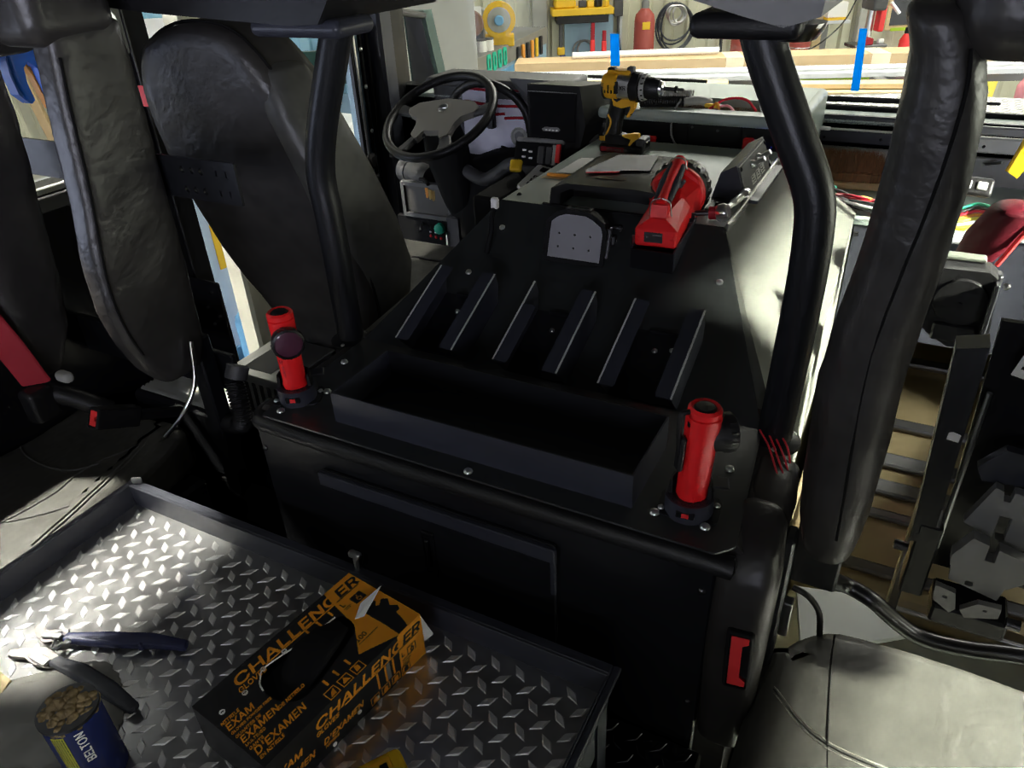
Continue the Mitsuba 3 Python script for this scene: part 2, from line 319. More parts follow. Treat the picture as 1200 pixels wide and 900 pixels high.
# ------------------------------------------------------------------ the workshop
def wsheet(a, b, z0, z1, pitch, depth, M):
    """A ribbed metal wall sheet from a to b, standing."""
    pts = []; x = a
    while x < b: pts += [(x, 0), (x + pitch * .45, 0), (x + pitch * .55, depth), (x + pitch * .9, depth)]; x += pitch
    p = np.array(pts); n = len(p)
    V = np.vstack([np.column_stack([p, np.full(n, z0)]), np.column_stack([p, np.full(n, z1)])]); i = np.arange(n - 1)
    return xf(trimesh.Trimesh(V, np.vstack([np.stack([i, i + 1, i + n], 1), np.stack([i + 1, i + 1 + n, i + n], 1)]), process=False), M)
struct('floor_shop', xf(cbx(0, 3.5, GROUND - .05, 22, 19, .1), shM(0, 0, 0)), 'concrete', label='grey concrete workshop floor')
struct('wall_front_shop', wsheet(-9, 10, GROUND, 4.6, .30, -.04, shM(0, 11.0, 0)), 'wall_cream', label='cream ribbed metal workshop wall')
struct('wall_left_shop', wsheet(-6, 11, GROUND, 4.6, .30, .04, shM(-9, 0, 0, math.pi / 2)), 'wall_cream', label='cream ribbed metal wall on the left')
struct('wall_right_shop', wsheet(-6, 11, GROUND, 4.6, .30, -.04, shM(10, 0, 0, math.pi / 2)), 'wall_cream')
struct('wall_back_shop', wsheet(-9, 10, GROUND, 4.6, .30, .04, shM(0, -6, 0)), 'wall_cream')
struct('ceiling_shop', xf(cbx(0, 3.0, 4.65, 22, 20, .1), shM(0, 0, 0)), 'ceiling_white')
for i, (a, b, zl, LL) in enumerate(LAMPS):
    k = 'ceiling_lamp' + ('_%03d' % i if i else '')
    put(k + '__housing', xf(cbx(a, b, zl + .05, 2.44, .74, .06, .01), shM(0, 0, 0)), 'white_paint')
    for q, hx in enumerate((-.8, .8)): put(k + '__hanger' + ('_001' if q else ''), xf(cyl((a + hx, b, zl + .08), (a + hx, b, 4.62), .01, 8), shM(0, 0, 0)), 'steel')
# shaded lamps: one left of the cab, two added as fill
def high_bay(label, P, at, r, L, tint):
    t = thing('high_bay_lamp', label, 'ceiling lamp')
    aim = np.array(at) - P; aim /= np.linalg.norm(aim); x = np.cross(aim, [0, 1, 0]); HM = fr(P, x, np.cross(aim, x))
    if HM[:3, 2] @ aim < 0: HM = HM @ rot([1, 0, 0], 180)
    scene[t + '__lens'] = {'type': 'disk', 'to_world': T((HM @ np.diag([r, r, 1, 1])).tolist()), 'emitter': {'type': 'area', 'radiance': {'type': 'rgb', 'value': [L * c for c in tint]}}}
    part(t, 'housing', xf(lathe([(.0, -.2), (.05, -.2), (.06, -.08), (r * 1.1, -.03), (r * 1.15, .012), (r * 1.08, .012), (r * 1.04, -.01), (.0, -.012)], 24), HM), 'dark_grey_plastic', 40)
    part(t, 'shade', xf(rings([np.stack([rr * np.cos(q) , rr * np.sin(q), 0 * q + zz], 1) for q in [np.linspace(0, 2 * np.pi, 32, endpoint=False)] for rr, zz in ((r * 1.15, .0), (r * 1.25, r * 3.4), (r * 1.22, r * 3.4), (r * 1.12, .0))], closed=True), HM), 'soft_black', 40)  # long shade added to narrow the light cone and spare the rack
    part(t, 'chain', cyl(P - aim * .2, (P[0] - aim[0] * .2, P[1] - aim[1] * .2, 4.6), .006, 6), 'steel')
high_bay('round high-bay lamp hung over the bay left of the truck', HB, (-1.2, .45, .55), .10, HBL, (1, .96, .84))
high_bay('round unseen lamp added low right of the truck to light the right cushion', HB2, (.1, 1.1, .6), .20, HBL2, (1, 1, .84))
high_bay('shaded unseen lamp added low in front of the windscreen to light the deck', HB3, (-.62, 1.85, 1.02), .15, 320.0, (1, 1, .9))

for a, b, c, d in ((-3.12, -3.0, -1.7, 1.82), (3.0, 3.12, -1.7, 1.82), (-3.0, 3.0, 1.7, 1.82)): part('window_5', 'frame_bar', xf(box(a, b, -.08, .08, .9 + c, .9 + d, .01), shM(.2, -5.9, 0)), 'grey_plastic')
for k, u, v, hw, z, hh in (('window_3', 9.90, .6, 4.2, .9, 1.7), ('window_4', -8.90, -.6, 3.4, .8, 1.6)):
    for a, b, c, d in ((-hw - .12, -hw, -hh, hh + .12), (hw, hw + .12, -hh, hh + .12), (-hw, hw, hh, hh + .12)): part(k, 'frame_bar', xf(box(-.08, .08, a, b, z + c, z + d, .01), shM(u, v, 0)), 'grey_plastic')
# ------------------------------------------------------------------ engine cover
t = thing('engine_cover', 'black engine cover amid the cab with grey green vinyl sides and a dark rear face', 'engine cover')
def sec(y, tl, tr_, zt, sl, sr, zs, b=0.0): return np.array([(sl, y, b), (sl, y, zs), (tl, y, zt), (tr_, y, zt), (sr, y, zs), (sr, y, b)])[::-1]
part(t, 'body', rings([sec(.79, -.955, -.105, .792, -.985, -.075, .755), sec(1.056, -.955, -.105, .792, -.985, -.082, .762), sec(1.10, -.915, -.124, .812, -.985, -.086, .772)]), 'black_vinyl', 30)
part(t, 'side_panel', rings([sec(1.10, -.915, -.124, .812, -.985, -.086, .772), sec(1.462, -.806, -.306, .972, -.99, -.093, .80), sec(1.98, -.818, -.302, .974, -.99, -.105, .86), sec(2.02, -.818, -.302, .974, -.99, -.105, .86)]), 'pale_vinyl', 30, label='grey green vinyl sides')
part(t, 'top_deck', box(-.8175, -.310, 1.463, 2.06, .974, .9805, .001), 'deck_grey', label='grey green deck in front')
part(t, 'edge_trim', box(-.311, -.303, 1.47, 2.0, .968, .986, .002), 'steel')
for x, y in ((-.795, 1.51), (-.70, 1.485), (-.335, 1.62), (-.335, 1.66)): part(t, 'deck_screw', screw(tr(x, y, .9805), .006), 'black_metal', 40)
part(t, 'rear_roll', tube(path([(-.985, .83, .755), (-.965, .785, .762), (-.90, .772, .764), (-.5, .770, .764), (-.14, .772, .764), (-.105, .775, .762)], 5), .017, 14), 'soft_vinyl', 60); mat('soft_vinyl', (.008, .008, .008), .45, leather, 1.5)
part(t, 'corner_pad', wob(loft([((-.085, .80, .40), (.038, 0, 0), (0, .04, 0)), ((-.085, .80, .60), (.042, 0, 0), (0, .045, 0)), ((-.084, .802, .74), (.042, 0, 0), (0, .045, 0)), ((-.088, .835, .785), (.038, 0, 0), (0, .05, .012))], 24, 3.2), .002, 40, 3), 'black_vinyl', True)
part(t, 'corner_pad', wob(loft([((-.085, .86, .765), (.034, 0, 0), (0, 0, .022)), ((-.085, .93, .775), (.036, 0, 0), (0, 0, .024)), ((-.09, 1.0, .775), (.032, 0, 0), (0, 0, .024))], 20, 2.6), .002, 40, 4), 'black_vinyl', True)
part(t, 'rear_panel', box(-.975, -.125, .776, .79, .10, .742, .003), 'black_metal')
d = part(t, 'access_door', box(-.825, -.365, .766, .777, .22, .70, .003), 'black_metal')
part(t, 'door_ledge', cat(box(-.826, -.362, .757, .768, .672, .700, .002), box(-.372, -.362, .760, .768, .60, .68, .002)), 'slate_metal')
part(d, 'latch_recess', cut(box(-.618, -.592, .7605, .767, .535, .64, .002), box(-.613, -.597, .75, .764, .545, .63)), 'black_satin')
part(d, 'latch_lever', box(-.609, -.601, .756, .764, .56, .625, .002), 'dark_steel')
for x in (-.965, -.14):
    for z in (.70, .45, .2): part(t, 'panel_screw', xf(screw(np.eye(4), .006), rot([1, 0, 0], 90), tr(x, .776, z)), 'dark_steel', 40)

# hump on the deck, with papers
t = thing('vent_hood', 'low black moulded vent hood lying on the deck behind the red lamp', 'hood')
hp = [((-.565, 1.495, .982), (.125, 0, 0), (0, .010, .0)), ((-.565, 1.50, 1.0), (.125, 0, 0), (0, .012, .0))]
prof = [(-.70, 0), (-.695, .038), (-.66, .052), (-.50, .054), (-.445, .050), (-.425, .034), (-.42, 0)]
a = ext([(x, z) for x, z in prof], .265, fr((0, 1.735, .9805), (1, 0, 0), (0, 0, 1)))
b = ext([(x, z) for x, z in [(-.675, -.01), (-.672, .03), (-.65, .04), (-.47, .041), (-.448, .03), (-.445, -.01)]], .12, fr((0, 1.545, .9805), (1, 0, 0), (0, 0, 1)))
part(t, 'shell', cut(a, b), 'black_plastic', 35)
part(t, 'front_lip', box(-.715, -.40, 1.464, 1.472, .9806, .985, .001), 'black_plastic')
part(t, 'embossed_badge', xf(ext(rrect(.07, .018, .006), .0015), tr(-.58, 1.53, 1.0335)), 'black_satin')

# ------------------------------------------------------------------ black mounting plate bent over the engine cover
SL = fr((0, 1.056, .8), (1, 0, 0), (0, math.cos(math.radians(24)), math.sin(math.radians(24))))
t = thing('mounting_plate', 'black bent sheet metal plate covering the engine cover, full of holders', 'mounting plate')
flat = Polygon([(-.925, .752), (-.125, .752), (-.103, .775), (-.128, 1.058), (-.93, 1.058)]).buffer(-.008).buffer(.008, quad_segs=3)
slope = Polygon([(-.93, -.002), (-.128, -.002), (-.31, .446), (-.8165, .446)])
part(t, 'flat_sheet', ext(flat, .0035, tr(0, 0, .7968)), 'plate_black')
part(t, 'slope_sheet', xf(ext(slope, .0035), tr(0, 0, -.0035), SL), 'plate_black')
for x, y in ((-.151, .935), (-.150, .795), (-.222, .795), (-.51, .765), (-.90, .775), (-.865, .86), (-.94 + .035, .96)): part(t, 'dome_bolt', screw(tr(x, y, .8003), .0075), 'chrome', 40)
for x, y in ((-.775, .36), (-.79, .22), (-.28, .30)): part(t, 'dome_bolt', xf(screw(np.eye(4), .007), tr(x, y, 0), SL), 'chrome', 40)

# open black tray
t = thing('open_tray', 'long shallow black metal tray at the rear edge of the mounting plate', 'tray')
X0, X1, Y0, Y1 = -.789, -.254, .790, .954
for nm, bb in (('front_wall', (X0, X1, Y0, Y0 + .003)), ('back_wall', (X0, X1, Y1 - .003, Y1)), ('side_wall', (X0, X0 + .003, Y0 + .003, Y1 - .003)), ('side_wall', (X1 - .003, X1, Y0 + .003, Y1 - .003))):
    part(t, nm, box(*bb, .8005, .858), 'slate_metal' if nm != 'back_wall' else 'black_metal')
part(t, 'bottom', box(X0 + .003, X1 - .003, Y0 + .003, Y1 - .003, .8005, .8035), 'black_metal')

# three sheet metal holders on the slope, each a channel with two lipped walls
def holder(x0, x1, label, notch=False, h=.062, y0=-.02, y1=.175):
    t = thing('map_holder', label, 'holder', 'sheet metal holders on the sloping plate')
    part(t, 'base', xf(box(x0, x1, .002, y1 - .02, .0005, .0025), SL), 'black_metal')
    for s, x in ((1, x0), (-1, x1)):
        w = Polygon([(.002, .0005), (y0, h), (y1, h), (y1, h * .55), (y1 - .02, .0005)])
        xa = x if s > 0 else x - .002
        part(t, 'wall', xf(ext(w, .002, fr((xa, 0, 0), (0, 1, 0), (0, 0, 1))), SL), 'slate_metal')
        lip = [(0, y0), (s * .026, y0), (s * .028, y0 + .006), (s * .028, y1 - .006), (s * .026, y1), (0, y1)]
        if notch and s > 0: lip = [(0, y0), (s * .026, y0), (s * .028, y0 + .006), (s * .028, y1 - .062), (s * .024, y1 - .058), (0, y1 - .058)]
        part(t, 'glint_edge', xf(box(x - .0016, x + .0016, y0, y1, h + .0004, h + .0018), SL), 'tread_crest')  # bare cut edge, made pale to stand in for caught light
        part(t, 'lip', xf(ext([(x + a, b) for a, b in (lip if s > 0 else lip[::-1])], .002, tr(0, 0, h - .001)), SL), 'slate_metal')
    part(t, 'fold_stop', xf(box(x0 + .03, x1 - .03, y1 - .024, y1 - .020, .0005, .009), SL), 'black_metal')
    for dx, dy in ((-.012, .112), (.018, .12)): part(t, 'bolt', xf(screw(np.eye(4), .0055), tr((x0 + x1) / 2 + dx, dy, .0025), SL), 'chrome', 40)
holder(-.812, -.688, 'leftmost of the three black sheet metal holders on the sloping plate')
holder(-.600, -.475, 'middle one of the three black sheet metal holders, with a notched lip', True)
holder(-.397, -.270, 'rightmost of the three black sheet metal holders on the sloping plate')
# a white tipped cable tie stem and its stud on the left of the slope
t = thing('tie_strap', 'thin black strap with a white tip standing on the left of the sloping plate', 'strap')
part(t, 'strap', tube(path([(-.775, 1.31, .915), (-.772, 1.33, .955), (-.776, 1.345, .985), (-.775, 1.36, 1.003)]), .0055, 8), 'soft_black', 60)
part(t, 'tip', rbox(-.783, -.767, 1.352, 1.366, .998, 1.022, .004), 'white_plastic', 40)
# ------------------------------------------------------------------ seats
def line_seam(parent, pts, r=.0022, m='seam_thread', n=6, name='seam'): return part(parent, name, tube(path(pts, n), r, 6), m, 60)
# right rear-facing seat: one bolster in view, its headrest, its cushion
t = thing('crew_seat', 'black rear-facing seat on the right: tall narrow bolster and a brightly lit cushion', 'seat')
S = [(-.010, 1.425, .030), (.004, 1.395, .034), (.012, 1.350, .040), (.013, 1.26, .044), (.010, 1.175, .0445), (.0, 1.07, .049), (-.004, .985, .0515), (-.001, .86, .050), (.001, .775, .046), (.004, .725, .036)]
secs = []
zz = np.linspace(0, 1, len(S)); zi = np.linspace(0, 1, 34)
A = np.array(S); A = np.stack([np.interp(zi, zz, A[:, k]) for k in range(3)], 1)
for x, z, w in A: secs.append(((x, .945 + .012 * math.sin((z - .7) * 6), z), (w, 0, 0), (0, -.068, 0)))
part(t, 'bolster', wob(loft(secs[::-1], 40, 2.7, cap=.55), .0022, 26, 5), 'black_vinyl', True)
sp = [(x + .012 - .010 * max(0, min(1, (z - .8) / .3)) + .02 * max(0, (z - 1.15) / .25), .945 + .012 * math.sin((z - .7) * 6) - .0665, z) for x, z, w in A[3:-2:3]]
line_seam(t, sp, .0021)
part(t, 'headrest', wob(rbox(.002, .36, .86, 1.0, 1.385, 1.56, .045, 20), .002, 20, 6), 'black_vinyl', 40)
c = toman(rbox(-.055, .50, .50, .985, .39, .505, .05, 24)).refine_to_length(.02)
c = man(c); v = np.array(c.vertices); v[:, 2] += np.where(v[:, 2] > .45, .018 * np.exp(-((v[:, 0] - .2) / .2) ** 2), 0); v[:, 1] += np.where(v[:, 1] > .9, -.10 * np.exp(-((v[:, 0] + .06) / .06) ** 2), 0); c.vertices = v
c = wob(c, .0025, 22, 8); part(t, 'cushion', c, 'grey_vinyl', True, label='charcoal vinyl cushion')
def drape(m, pts, off=0.0):
    v = np.array(m.vertices); n = np.array(m.vertex_normals); v = v[n[:, 2] > .3]; out = []
    for x, y in path([(*p, 0) for p in pts], 8)[:, :2]:
        d = np.hypot(v[:, 0] - x, v[:, 1] - y); j = np.argsort(d)[:5]; w = 1 / (d[j] + 1e-4); out.append((x, y, (v[j, 2] * w).sum() / w.sum() + off))
    out = np.array(out); out[1:-1, 2] = (out[:-2, 2] + out[1:-1, 2] + out[2:, 2]) / 3; return out
part(t, 'seam', tube(drape(c, [(.046, .955), (.047, .91), (.052, .85), (.058, .79), (.063, .748)]), .0015, 6), 'seam_thread', 60)
part(t, 'seam', tube(drape(c, [(.063, .748), (.070, .70), (.076, .66)]), .0008, 6), 'seam_thread', 60)
for o in (-.0055, .0055):
    part(t, 'stitching', tube(drape(c, [(-.022, .812 + o), (.0, .789 + o), (.025, .766 + o), (.062, .746 + o), (.11, .738 + o), (.19, .735 + o)]), .0011, 5), 'pale_thread', 60)
part(t, 'seam', tube(drape(c, [(-.022, .812), (.0, .789), (.025, .766), (.062, .746), (.11, .738), (.19, .735)]), .0012, 6), 'seam_thread', 60)
bo = []
for z_, w_ in ((.72, .036), (.80, .048), (1.0, .05), (1.25, .045), (1.42, .035)): bo.append(((.385, .945, z_), (w_, 0, 0), (0, -.068, 0)))
part(t, 'bolster', wob(loft(bo, 32, 2.7, cap=.55), .0022, 26, 6), 'black_vinyl', True)
part(t, 'frame', box(-.052, -.036, .86, .90, .10, .76, .004), 'black_metal'); part(t, 'frame_plate', box(-.04, .03, .95, .965, .60, .78, .004), 'black_metal'); part(t, 'latch_bracket', box(-.036, -.022, .87, .89, .56, .63, .002), 'chrome')
part(t, 'bracket', hull([(-.03, 1.13, .41), (.068, 1.152, .41), (.185, 1.11, .41), (.091, 1.04, .41), (.0, .995, .41), (-.03, 1.13, .42), (.068, 1.152, .42), (.185, 1.11, .42), (.091, 1.04, .42), (.0, .995, .42)]), 'white_paint')
part(t, 'frame_tube', tube(path([(-.01, .96, .62), (.04, 1.05, .535), (.089, 1.05, .519), (.135, 1.05, .487), (.177, 1.05, .468), (.24, 1.05, .474), (.33, 1.05, .50), (.5, 1.05, .53)], 8), .014, 12), 'dark_steel', 60)
part(t, 'cable', tube(path([(-.03, .95, .59), (-.008, .95, .582), (.007, .95, .568), (.018, .95, .545), (.025, .95, .50)], 6), .005, 8), 'wire_black', 60)

# seat belt buckles
def face_buckle(label, M, w, h, depth):
    """A buckle with its red button on the face that looks along +z."""
    t = thing('seat_belt_buckle', label, 'seat belt buckle', 'seat belt buckles of the rear-facing seats')
    part(t, 'housing', xf(cut(rbox(-w / 2, w / 2, -h / 2, h / 2, -depth, 0, .006, 12), box(-w / 2 + .005, w / 2 - .005, -h / 2 + .005, h / 2 - .005, -.008, .02)), M), 'soft_black', 40)
    a, b = w / 2 - .007, h / 2 - .007
    part(t, 'push_button', xf(ext(Polygon([(-a, -b), (-a, b), (a, b), (a, b - .009), (a * .3, b - .014), (a * .3, -b + .014), (a, -b + .009), (a, -b)]), .006, tr(0, 0, -.0075)), M), 'bright_red')
    part(t, 'stalk', xf(box(-w / 2 + .008, w / 2 - .008, -.012, .012, -depth - .12, -depth + .002, .004), M), 'black_plastic'); return t
face_buckle('black belt buckle with a red button hanging beside the cushion on the right', fr((-.072, .735, .630), (1, .1, .05), (-.06, .25, 1)), .038, .092, .03)
face_buckle('black belt buckle with a red button lying over the cushion on the left', fr((-1.40, .722, .678), (1, 0, 0), (0, .46, .89)), .034, .046, .105)


# left rear-facing seat: two bolsters, headrest, cushion
t = thing('crew_seat', 'black rear-facing seat on the left with two narrow bolsters and a partly sunlit cushion', 'seat')
def bolster(x0, x1, prof, seed, seam_x=None):
    secs = []
    P = np.array(prof); zi = np.linspace(P[0, 2], P[-1, 2], 34)
    o = np.argsort(P[:, 2]); f = np.interp(zi, P[o, 2], P[o, 0]); b = np.interp(zi, P[o, 2], P[o, 1])
    for z, y0, y1 in zip(zi, f, b): secs.append((((x0 + x1) / 2, (y0 + y1) / 2, z), ((x1 - x0) / 2, 0, 0), (0, (y1 - y0) / 2, 0)))
    if zi[0] > zi[-1]: secs = secs[::-1]
    part(t, 'bolster', wob(loft(secs, 40, 4.0, cap=.4), .0028, 24, seed), 'black_vinyl', True)
    if seam_x is not None: line_seam(t, [(seam_x, y0 + .012, z) for z, y0 in zip(zi[2:-2:3], f[2:-2:3])], .0025)
bolster(-1.345, -1.275, [(.826, .968, 1.40), (.808, .970, 1.28), (.797, .968, 1.17), (.783, .966, 1.08), (.770, .965, 1.00), (.766, .962, .92), (.778, .958, .84), (.806, .952, .77), (.83, .93, .735)], 11, -1.279)
bolster(-1.735, -1.62, [(.80, .94, 1.40), (.79, .937, 1.22), (.77, .925, 1.11), (.755, .912, 1.0), (.745, .90, .89), (.75, .878, .78), (.76, .83, .70)], 12)
part(t, 'headrest', wob(rbox(-1.80, -1.40, .70, .93, 1.355, 1.56, .05, 20), .003, 16, 13), 'black_vinyl', 40)
line_seam(t, [(-1.62, .70, 1.43), (-1.50, .698, 1.44), (-1.42, .715, 1.455), (-1.398, .76, 1.46)], .003)
part(t, 'headrest', wob(rbox(-1.41, -1.27, .79, .96, 1.375, 1.56, .035, 20), .002, 20, 14), 'black_vinyl', 40)
c = man(toman(rbox(-1.80, -1.36, .12, .965, .36, .495, .045, 24)).refine_to_length(.02)); v = np.array(c.vertices)
v[:, 2] += np.where(v[:, 2] > .43, -.012 * np.exp(-((v[:, 0] + 1.60) / .14) ** 2) + .012 * np.exp(-((v[:, 1] - .93) / .05) ** 2), 0); v[:, 0] += np.where(v[:, 0] > -1.45, -.10 * np.clip((v[:, 1] - .55) / .45, 0, 1), 0); c.vertices = v
c = wob(c, .003, 20, 15); part(t, 'cushion', c, 'grey_vinyl', True, label='charcoal vinyl cushion with sewn welts')
mat('welt_vinyl', (.05, .05, .046), .5)
for pts in ([(-1.785, .735), (-1.72, .711), (-1.64, .708), (-1.575, .725), (-1.535, .765)], [(-1.50, .862), (-1.538, .785), (-1.548, .72), (-1.53, .645), (-1.545, .55), (-1.58, .46)], [(-1.452, .632), (-1.49, .585), (-1.54, .545)], [(-1.40, .52), (-1.415, .60), (-1.44, .70), (-1.475, .82), (-1.505, .90)], [(-1.412, .52), (-1.427, .60), (-1.452, .70), (-1.487, .82), (-1.515, .89)]):
    part(t, 'welt', tube(drape(c, pts, .0008), .0028, 6), 'welt_vinyl', 60)
part(t, 'base', box(-1.78, -1.40, .15, .93, .02, .37, .01), 'black_metal')
part(t, 'frame', cat(box(-1.80, -1.26, .985, 1.0, .62, .72, .003), box(-1.33, -1.29, .93, .97, .35, .78, .004)), 'black_metal')
# perforated back plate between the bolsters, reaching behind the first front seat
pl = box(-1.79, -1.10, .975, .981, 1.085, 1.165)
hs = [cyl((x, .96, z), (x, 1.0, z), .007, 10) for x in (-1.592, -1.575, -1.24, -1.215, -1.19) for z in (1.104, 1.142)]
hs += [cbx(x, .98, z, .004, .1, .012) for x in (-1.15, -1.125) for z in (1.104, 1.142)]
single('back_plate', cut(pl, *hs), 'black_metal', 'black steel back plate with small holes, level with the middle of the narrow bolsters', 'bracket plate')
single('belt_sleeve', wob(loft([((-1.655, .705, .93), (.022, .02, .004), (0, .004, .002)), ((-1.62, .728, .80), (.022, .02, .004), (0, .004, .002)), ((-1.60, .742, .705), (.020, .02, 0), (0, .004, .002))], 20, 4), .001, 30, 2), 'dark_red_fabric', 'dark red belt sleeve hanging over the left cushion', 'belt sleeve', True)
t = thing('belt_anchor', 'black belt anchor with a white end under the dark red sleeve', 'belt anchor')
part(t, 'hinge', rbox(-1.62, -1.57, .70, .76, .62, .70, .012), 'black_plastic', 40)
part(t, 'arm', tube([(-1.60, .75, .68), (-1.56, .79, .645), (-1.52, .83, .60)], .022, 12), 'black_plastic', 60)
part(t, 'end_cap', xf(rbox(-.02, .02, -.012, .012, -.012, .012, .008), tr(-1.575, .79, .70)), 'light_grey_plastic', 40)

# driver seat seen from behind
t = thing('driver_seat', 'large black driver seat back facing forward, seen from behind left of the grab tube', 'seat')
# back panel outline (x, z) at its rear face; the seat leans back
L = [(-1.33, .42), (-1.37, .56), (-1.43, .69), (-1.505, .82), (-1.55, .95), (-1.575, 1.07), (-1.575, 1.19), (-1.555, 1.275), (-1.50, 1.335), (-1.40, 1.37), (-1.30, 1.37), (-1.235, 1.345), (-1.175, 1.27), (-1.14, 1.17), (-1.115, 1.02), (-1.085, .88), (-1.075, .76), (-1.10, .58), (-1.13, .42)]
P = Polygon(path(L + [L[0]], 5)).buffer(0)
def layer(inset, y, lean=.16, k=90):
    q = P.buffer(-inset, quad_segs=6); r = np.array([q.exterior.interpolate(s, normalized=True).coords[0] for s in np.linspace(0, 1, k, endpoint=False)])
    j = np.argmin(r[:, 1] + 0 * r[:, 0]); r = np.roll(r, -j, 0)
    return np.stack([r[:, 0], y - lean * (r[:, 1] - 1.0), r[:, 1]], 1)
R = [layer(.05, 1.208), layer(.02, 1.212), layer(.004, 1.225), layer(0, 1.25), layer(-.004, 1.30), layer(-.004, 1.335), layer(.004, 1.365), layer(.02, 1.385), layer(.05, 1.395)]
b = rings(R)
if b.volume < 0: b.invert()
part(t, 'backrest', wob(b, .003, 14, 21), 'black_vinyl', True)
e = layer(-.0015, 1.247); part(t, 'seam', tube(e[8:80], .0035, 6), 'seam_thread', 60)
part(t, 'side_bolster', wob(loft([((-1.12, 1.36, .66), (.05, 0, 0), (0, .07, 0)), ((-1.115, 1.36, .80), (.062, 0, 0), (0, .10, 0)), ((-1.12, 1.33, .92), (.06, 0, 0), (0, .10, 0)), ((-1.125, 1.28, 1.06), (.05, 0, 0), (0, .095, 0)), ((-1.165, 1.25, 1.20), (.045, 0, 0), (0, .085, 0)), ((-1.20, 1.245, 1.28), (.04, 0, 0), (0, .06, 0))], 28, 2.6), .004, 18, 22), 'olive_vinyl', True)
c = man(toman(rbox(-1.60, -1.04, 1.46, 1.99, .48, .62, .04, 20)).refine_to_length(.03))
part(t, 'cushion', wob(c, .004, 14, 23), 'grey_vinyl', True, label='charcoal seat cushion')
line_seam(t, [(-1.10, 1.50, .618), (-1.17, 1.80, .623), (-1.3, 1.83, .624), (-1.5, 1.82, .624)], .004, 'black_vinyl', name='welt')
line_seam(t, [(-1.17, 1.80, .623), (-1.15, 1.88, .622), (-1.10, 1.95, .612)], .004, 'black_vinyl', name='welt')
part(t, 'base', box(-1.56, -1.08, 1.46, 1.88, .05, .48, .01), 'black_metal')
single('belt_tag', wob(box(-1.585, -1.535, 1.19, 1.194, 1.195, 1.24), .001, 30), 'bright_red', 'small bright red tag sticking out left of the driver seat back', 'tag')
# ------------------------------------------------------------------ dashboard
t = thing('dashboard', 'dark dashboard with a grey green top, stretching behind the engine cover to the windscreen', 'dashboard')
# centre stack
part(t, 'centre_fascia', box(-.872, -.292, 2.09, 2.11, .93, 1.045, .006), 'black_satin')
top = cut(rbox(-.885, -.275, 2.07, 2.50, 1.03, 1.062, .014, 16), box(-.72, -.31, 2.125, 2.27, .98, 1.2))
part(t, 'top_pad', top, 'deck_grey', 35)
part(t, 'well', cat(box(-.73, -.30, 2.27, 2.28, .96, 1.04), box(-.73, -.30, 2.115, 2.28, .96, .97), box(-.73, -.72, 2.115, 2.28, .96, 1.04), box(-.31, -.30, 2.115, 2.28, .96, 1.04)), 'brown_plastic')
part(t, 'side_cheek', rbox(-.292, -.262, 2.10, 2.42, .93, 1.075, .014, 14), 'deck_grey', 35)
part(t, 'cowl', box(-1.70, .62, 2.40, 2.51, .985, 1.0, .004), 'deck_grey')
part(t, 'panel_joint', box(-.575, -.571, 2.086, 2.09, .94, 1.04), 'soft_black')
part(t, 'panel_joint', box(-.43, -.426, 2.086, 2.09, .94, 1.04), 'soft_black')
part(t, 'slot', box(-.69, -.60, 2.085, 2.09, .953, .962, .002), 'grey_plastic'); part(t, 'slot', box(-.60, -.55, 2.085, 2.09, .946, .951, .001), 'grey_plastic')
part(t, 'red_button', box(-.683, -.658, 2.078, 2.09, .972, .990, .003), 'bright_red')
part(t, 'red_rocker', box(-.418, -.390, 2.072, 2.09, .962, 1.005, .004), 'bright_red')
scene['mat_led_blue'] = {'type': 'diffuse', 'reflectance': {'type': 'rgb', 'value': [.02, .04, .5]}}
k = part(t, 'blue_lamp', xf(lathe([(0, 0), (.005, 0), (.0045, .003), (0, .005)], 12), rot([1, 0, 0], 90), tr(-.372, 2.088, .985)), 'led_blue', 40)
scene[k]['emitter'] = {'type': 'area', 'radiance': {'type': 'rgb', 'value': [.4, .8, 7.0]}}
part(t, 'blue_lamp', xf(lathe([(0, 0), (.003, 0), (.0025, .002), (0, .003)], 10), rot([1, 0, 0], 90), tr(-.345, 2.088, .983)), 'led_blue', 40)
part(t, 'lamp_label', box(-.375, -.352, 2.087, 2.09, .962, .966), 'grey_plastic')
dial = part(t, 'heater_dial', xf(lathe([(0, 0), (.020, 0), (.019, .010), (.014, .012), (0, .012)], 20), rot([1, 0, 0], 90), tr(-.852, 2.09, .975)), 'dark_grey_plastic', 40)
part(dial, 'marker', box(-.853, -.851, 2.075, 2.079, .98, .993), 'white_plastic')
part(t, 'digits', txt('68', .012, fr((-.832, 2.0895, 1.003), (1, 0, 0), (0, 0, 1)), .0006), 'grey_plastic')
for x, z in ((-.815, .985), (-.80, .965), (-.795, 1.01)): part(t, 'small_button', xf(lathe([(0, 0), (.005, 0), (.004, .004), (0, .004)], 10), rot([1, 0, 0], 90), tr(x, 2.09, z)), 'grey_plastic', 40)
for x, z in ((-.56, 1.02), (-.49, 1.015), (-.52, .955), (-.45, .953)): part(t, 'panel_screw', xf(screw(np.eye(4), .004), rot([1, 0, 0], 90), tr(x, 2.09, z)), 'dark_steel', 40)
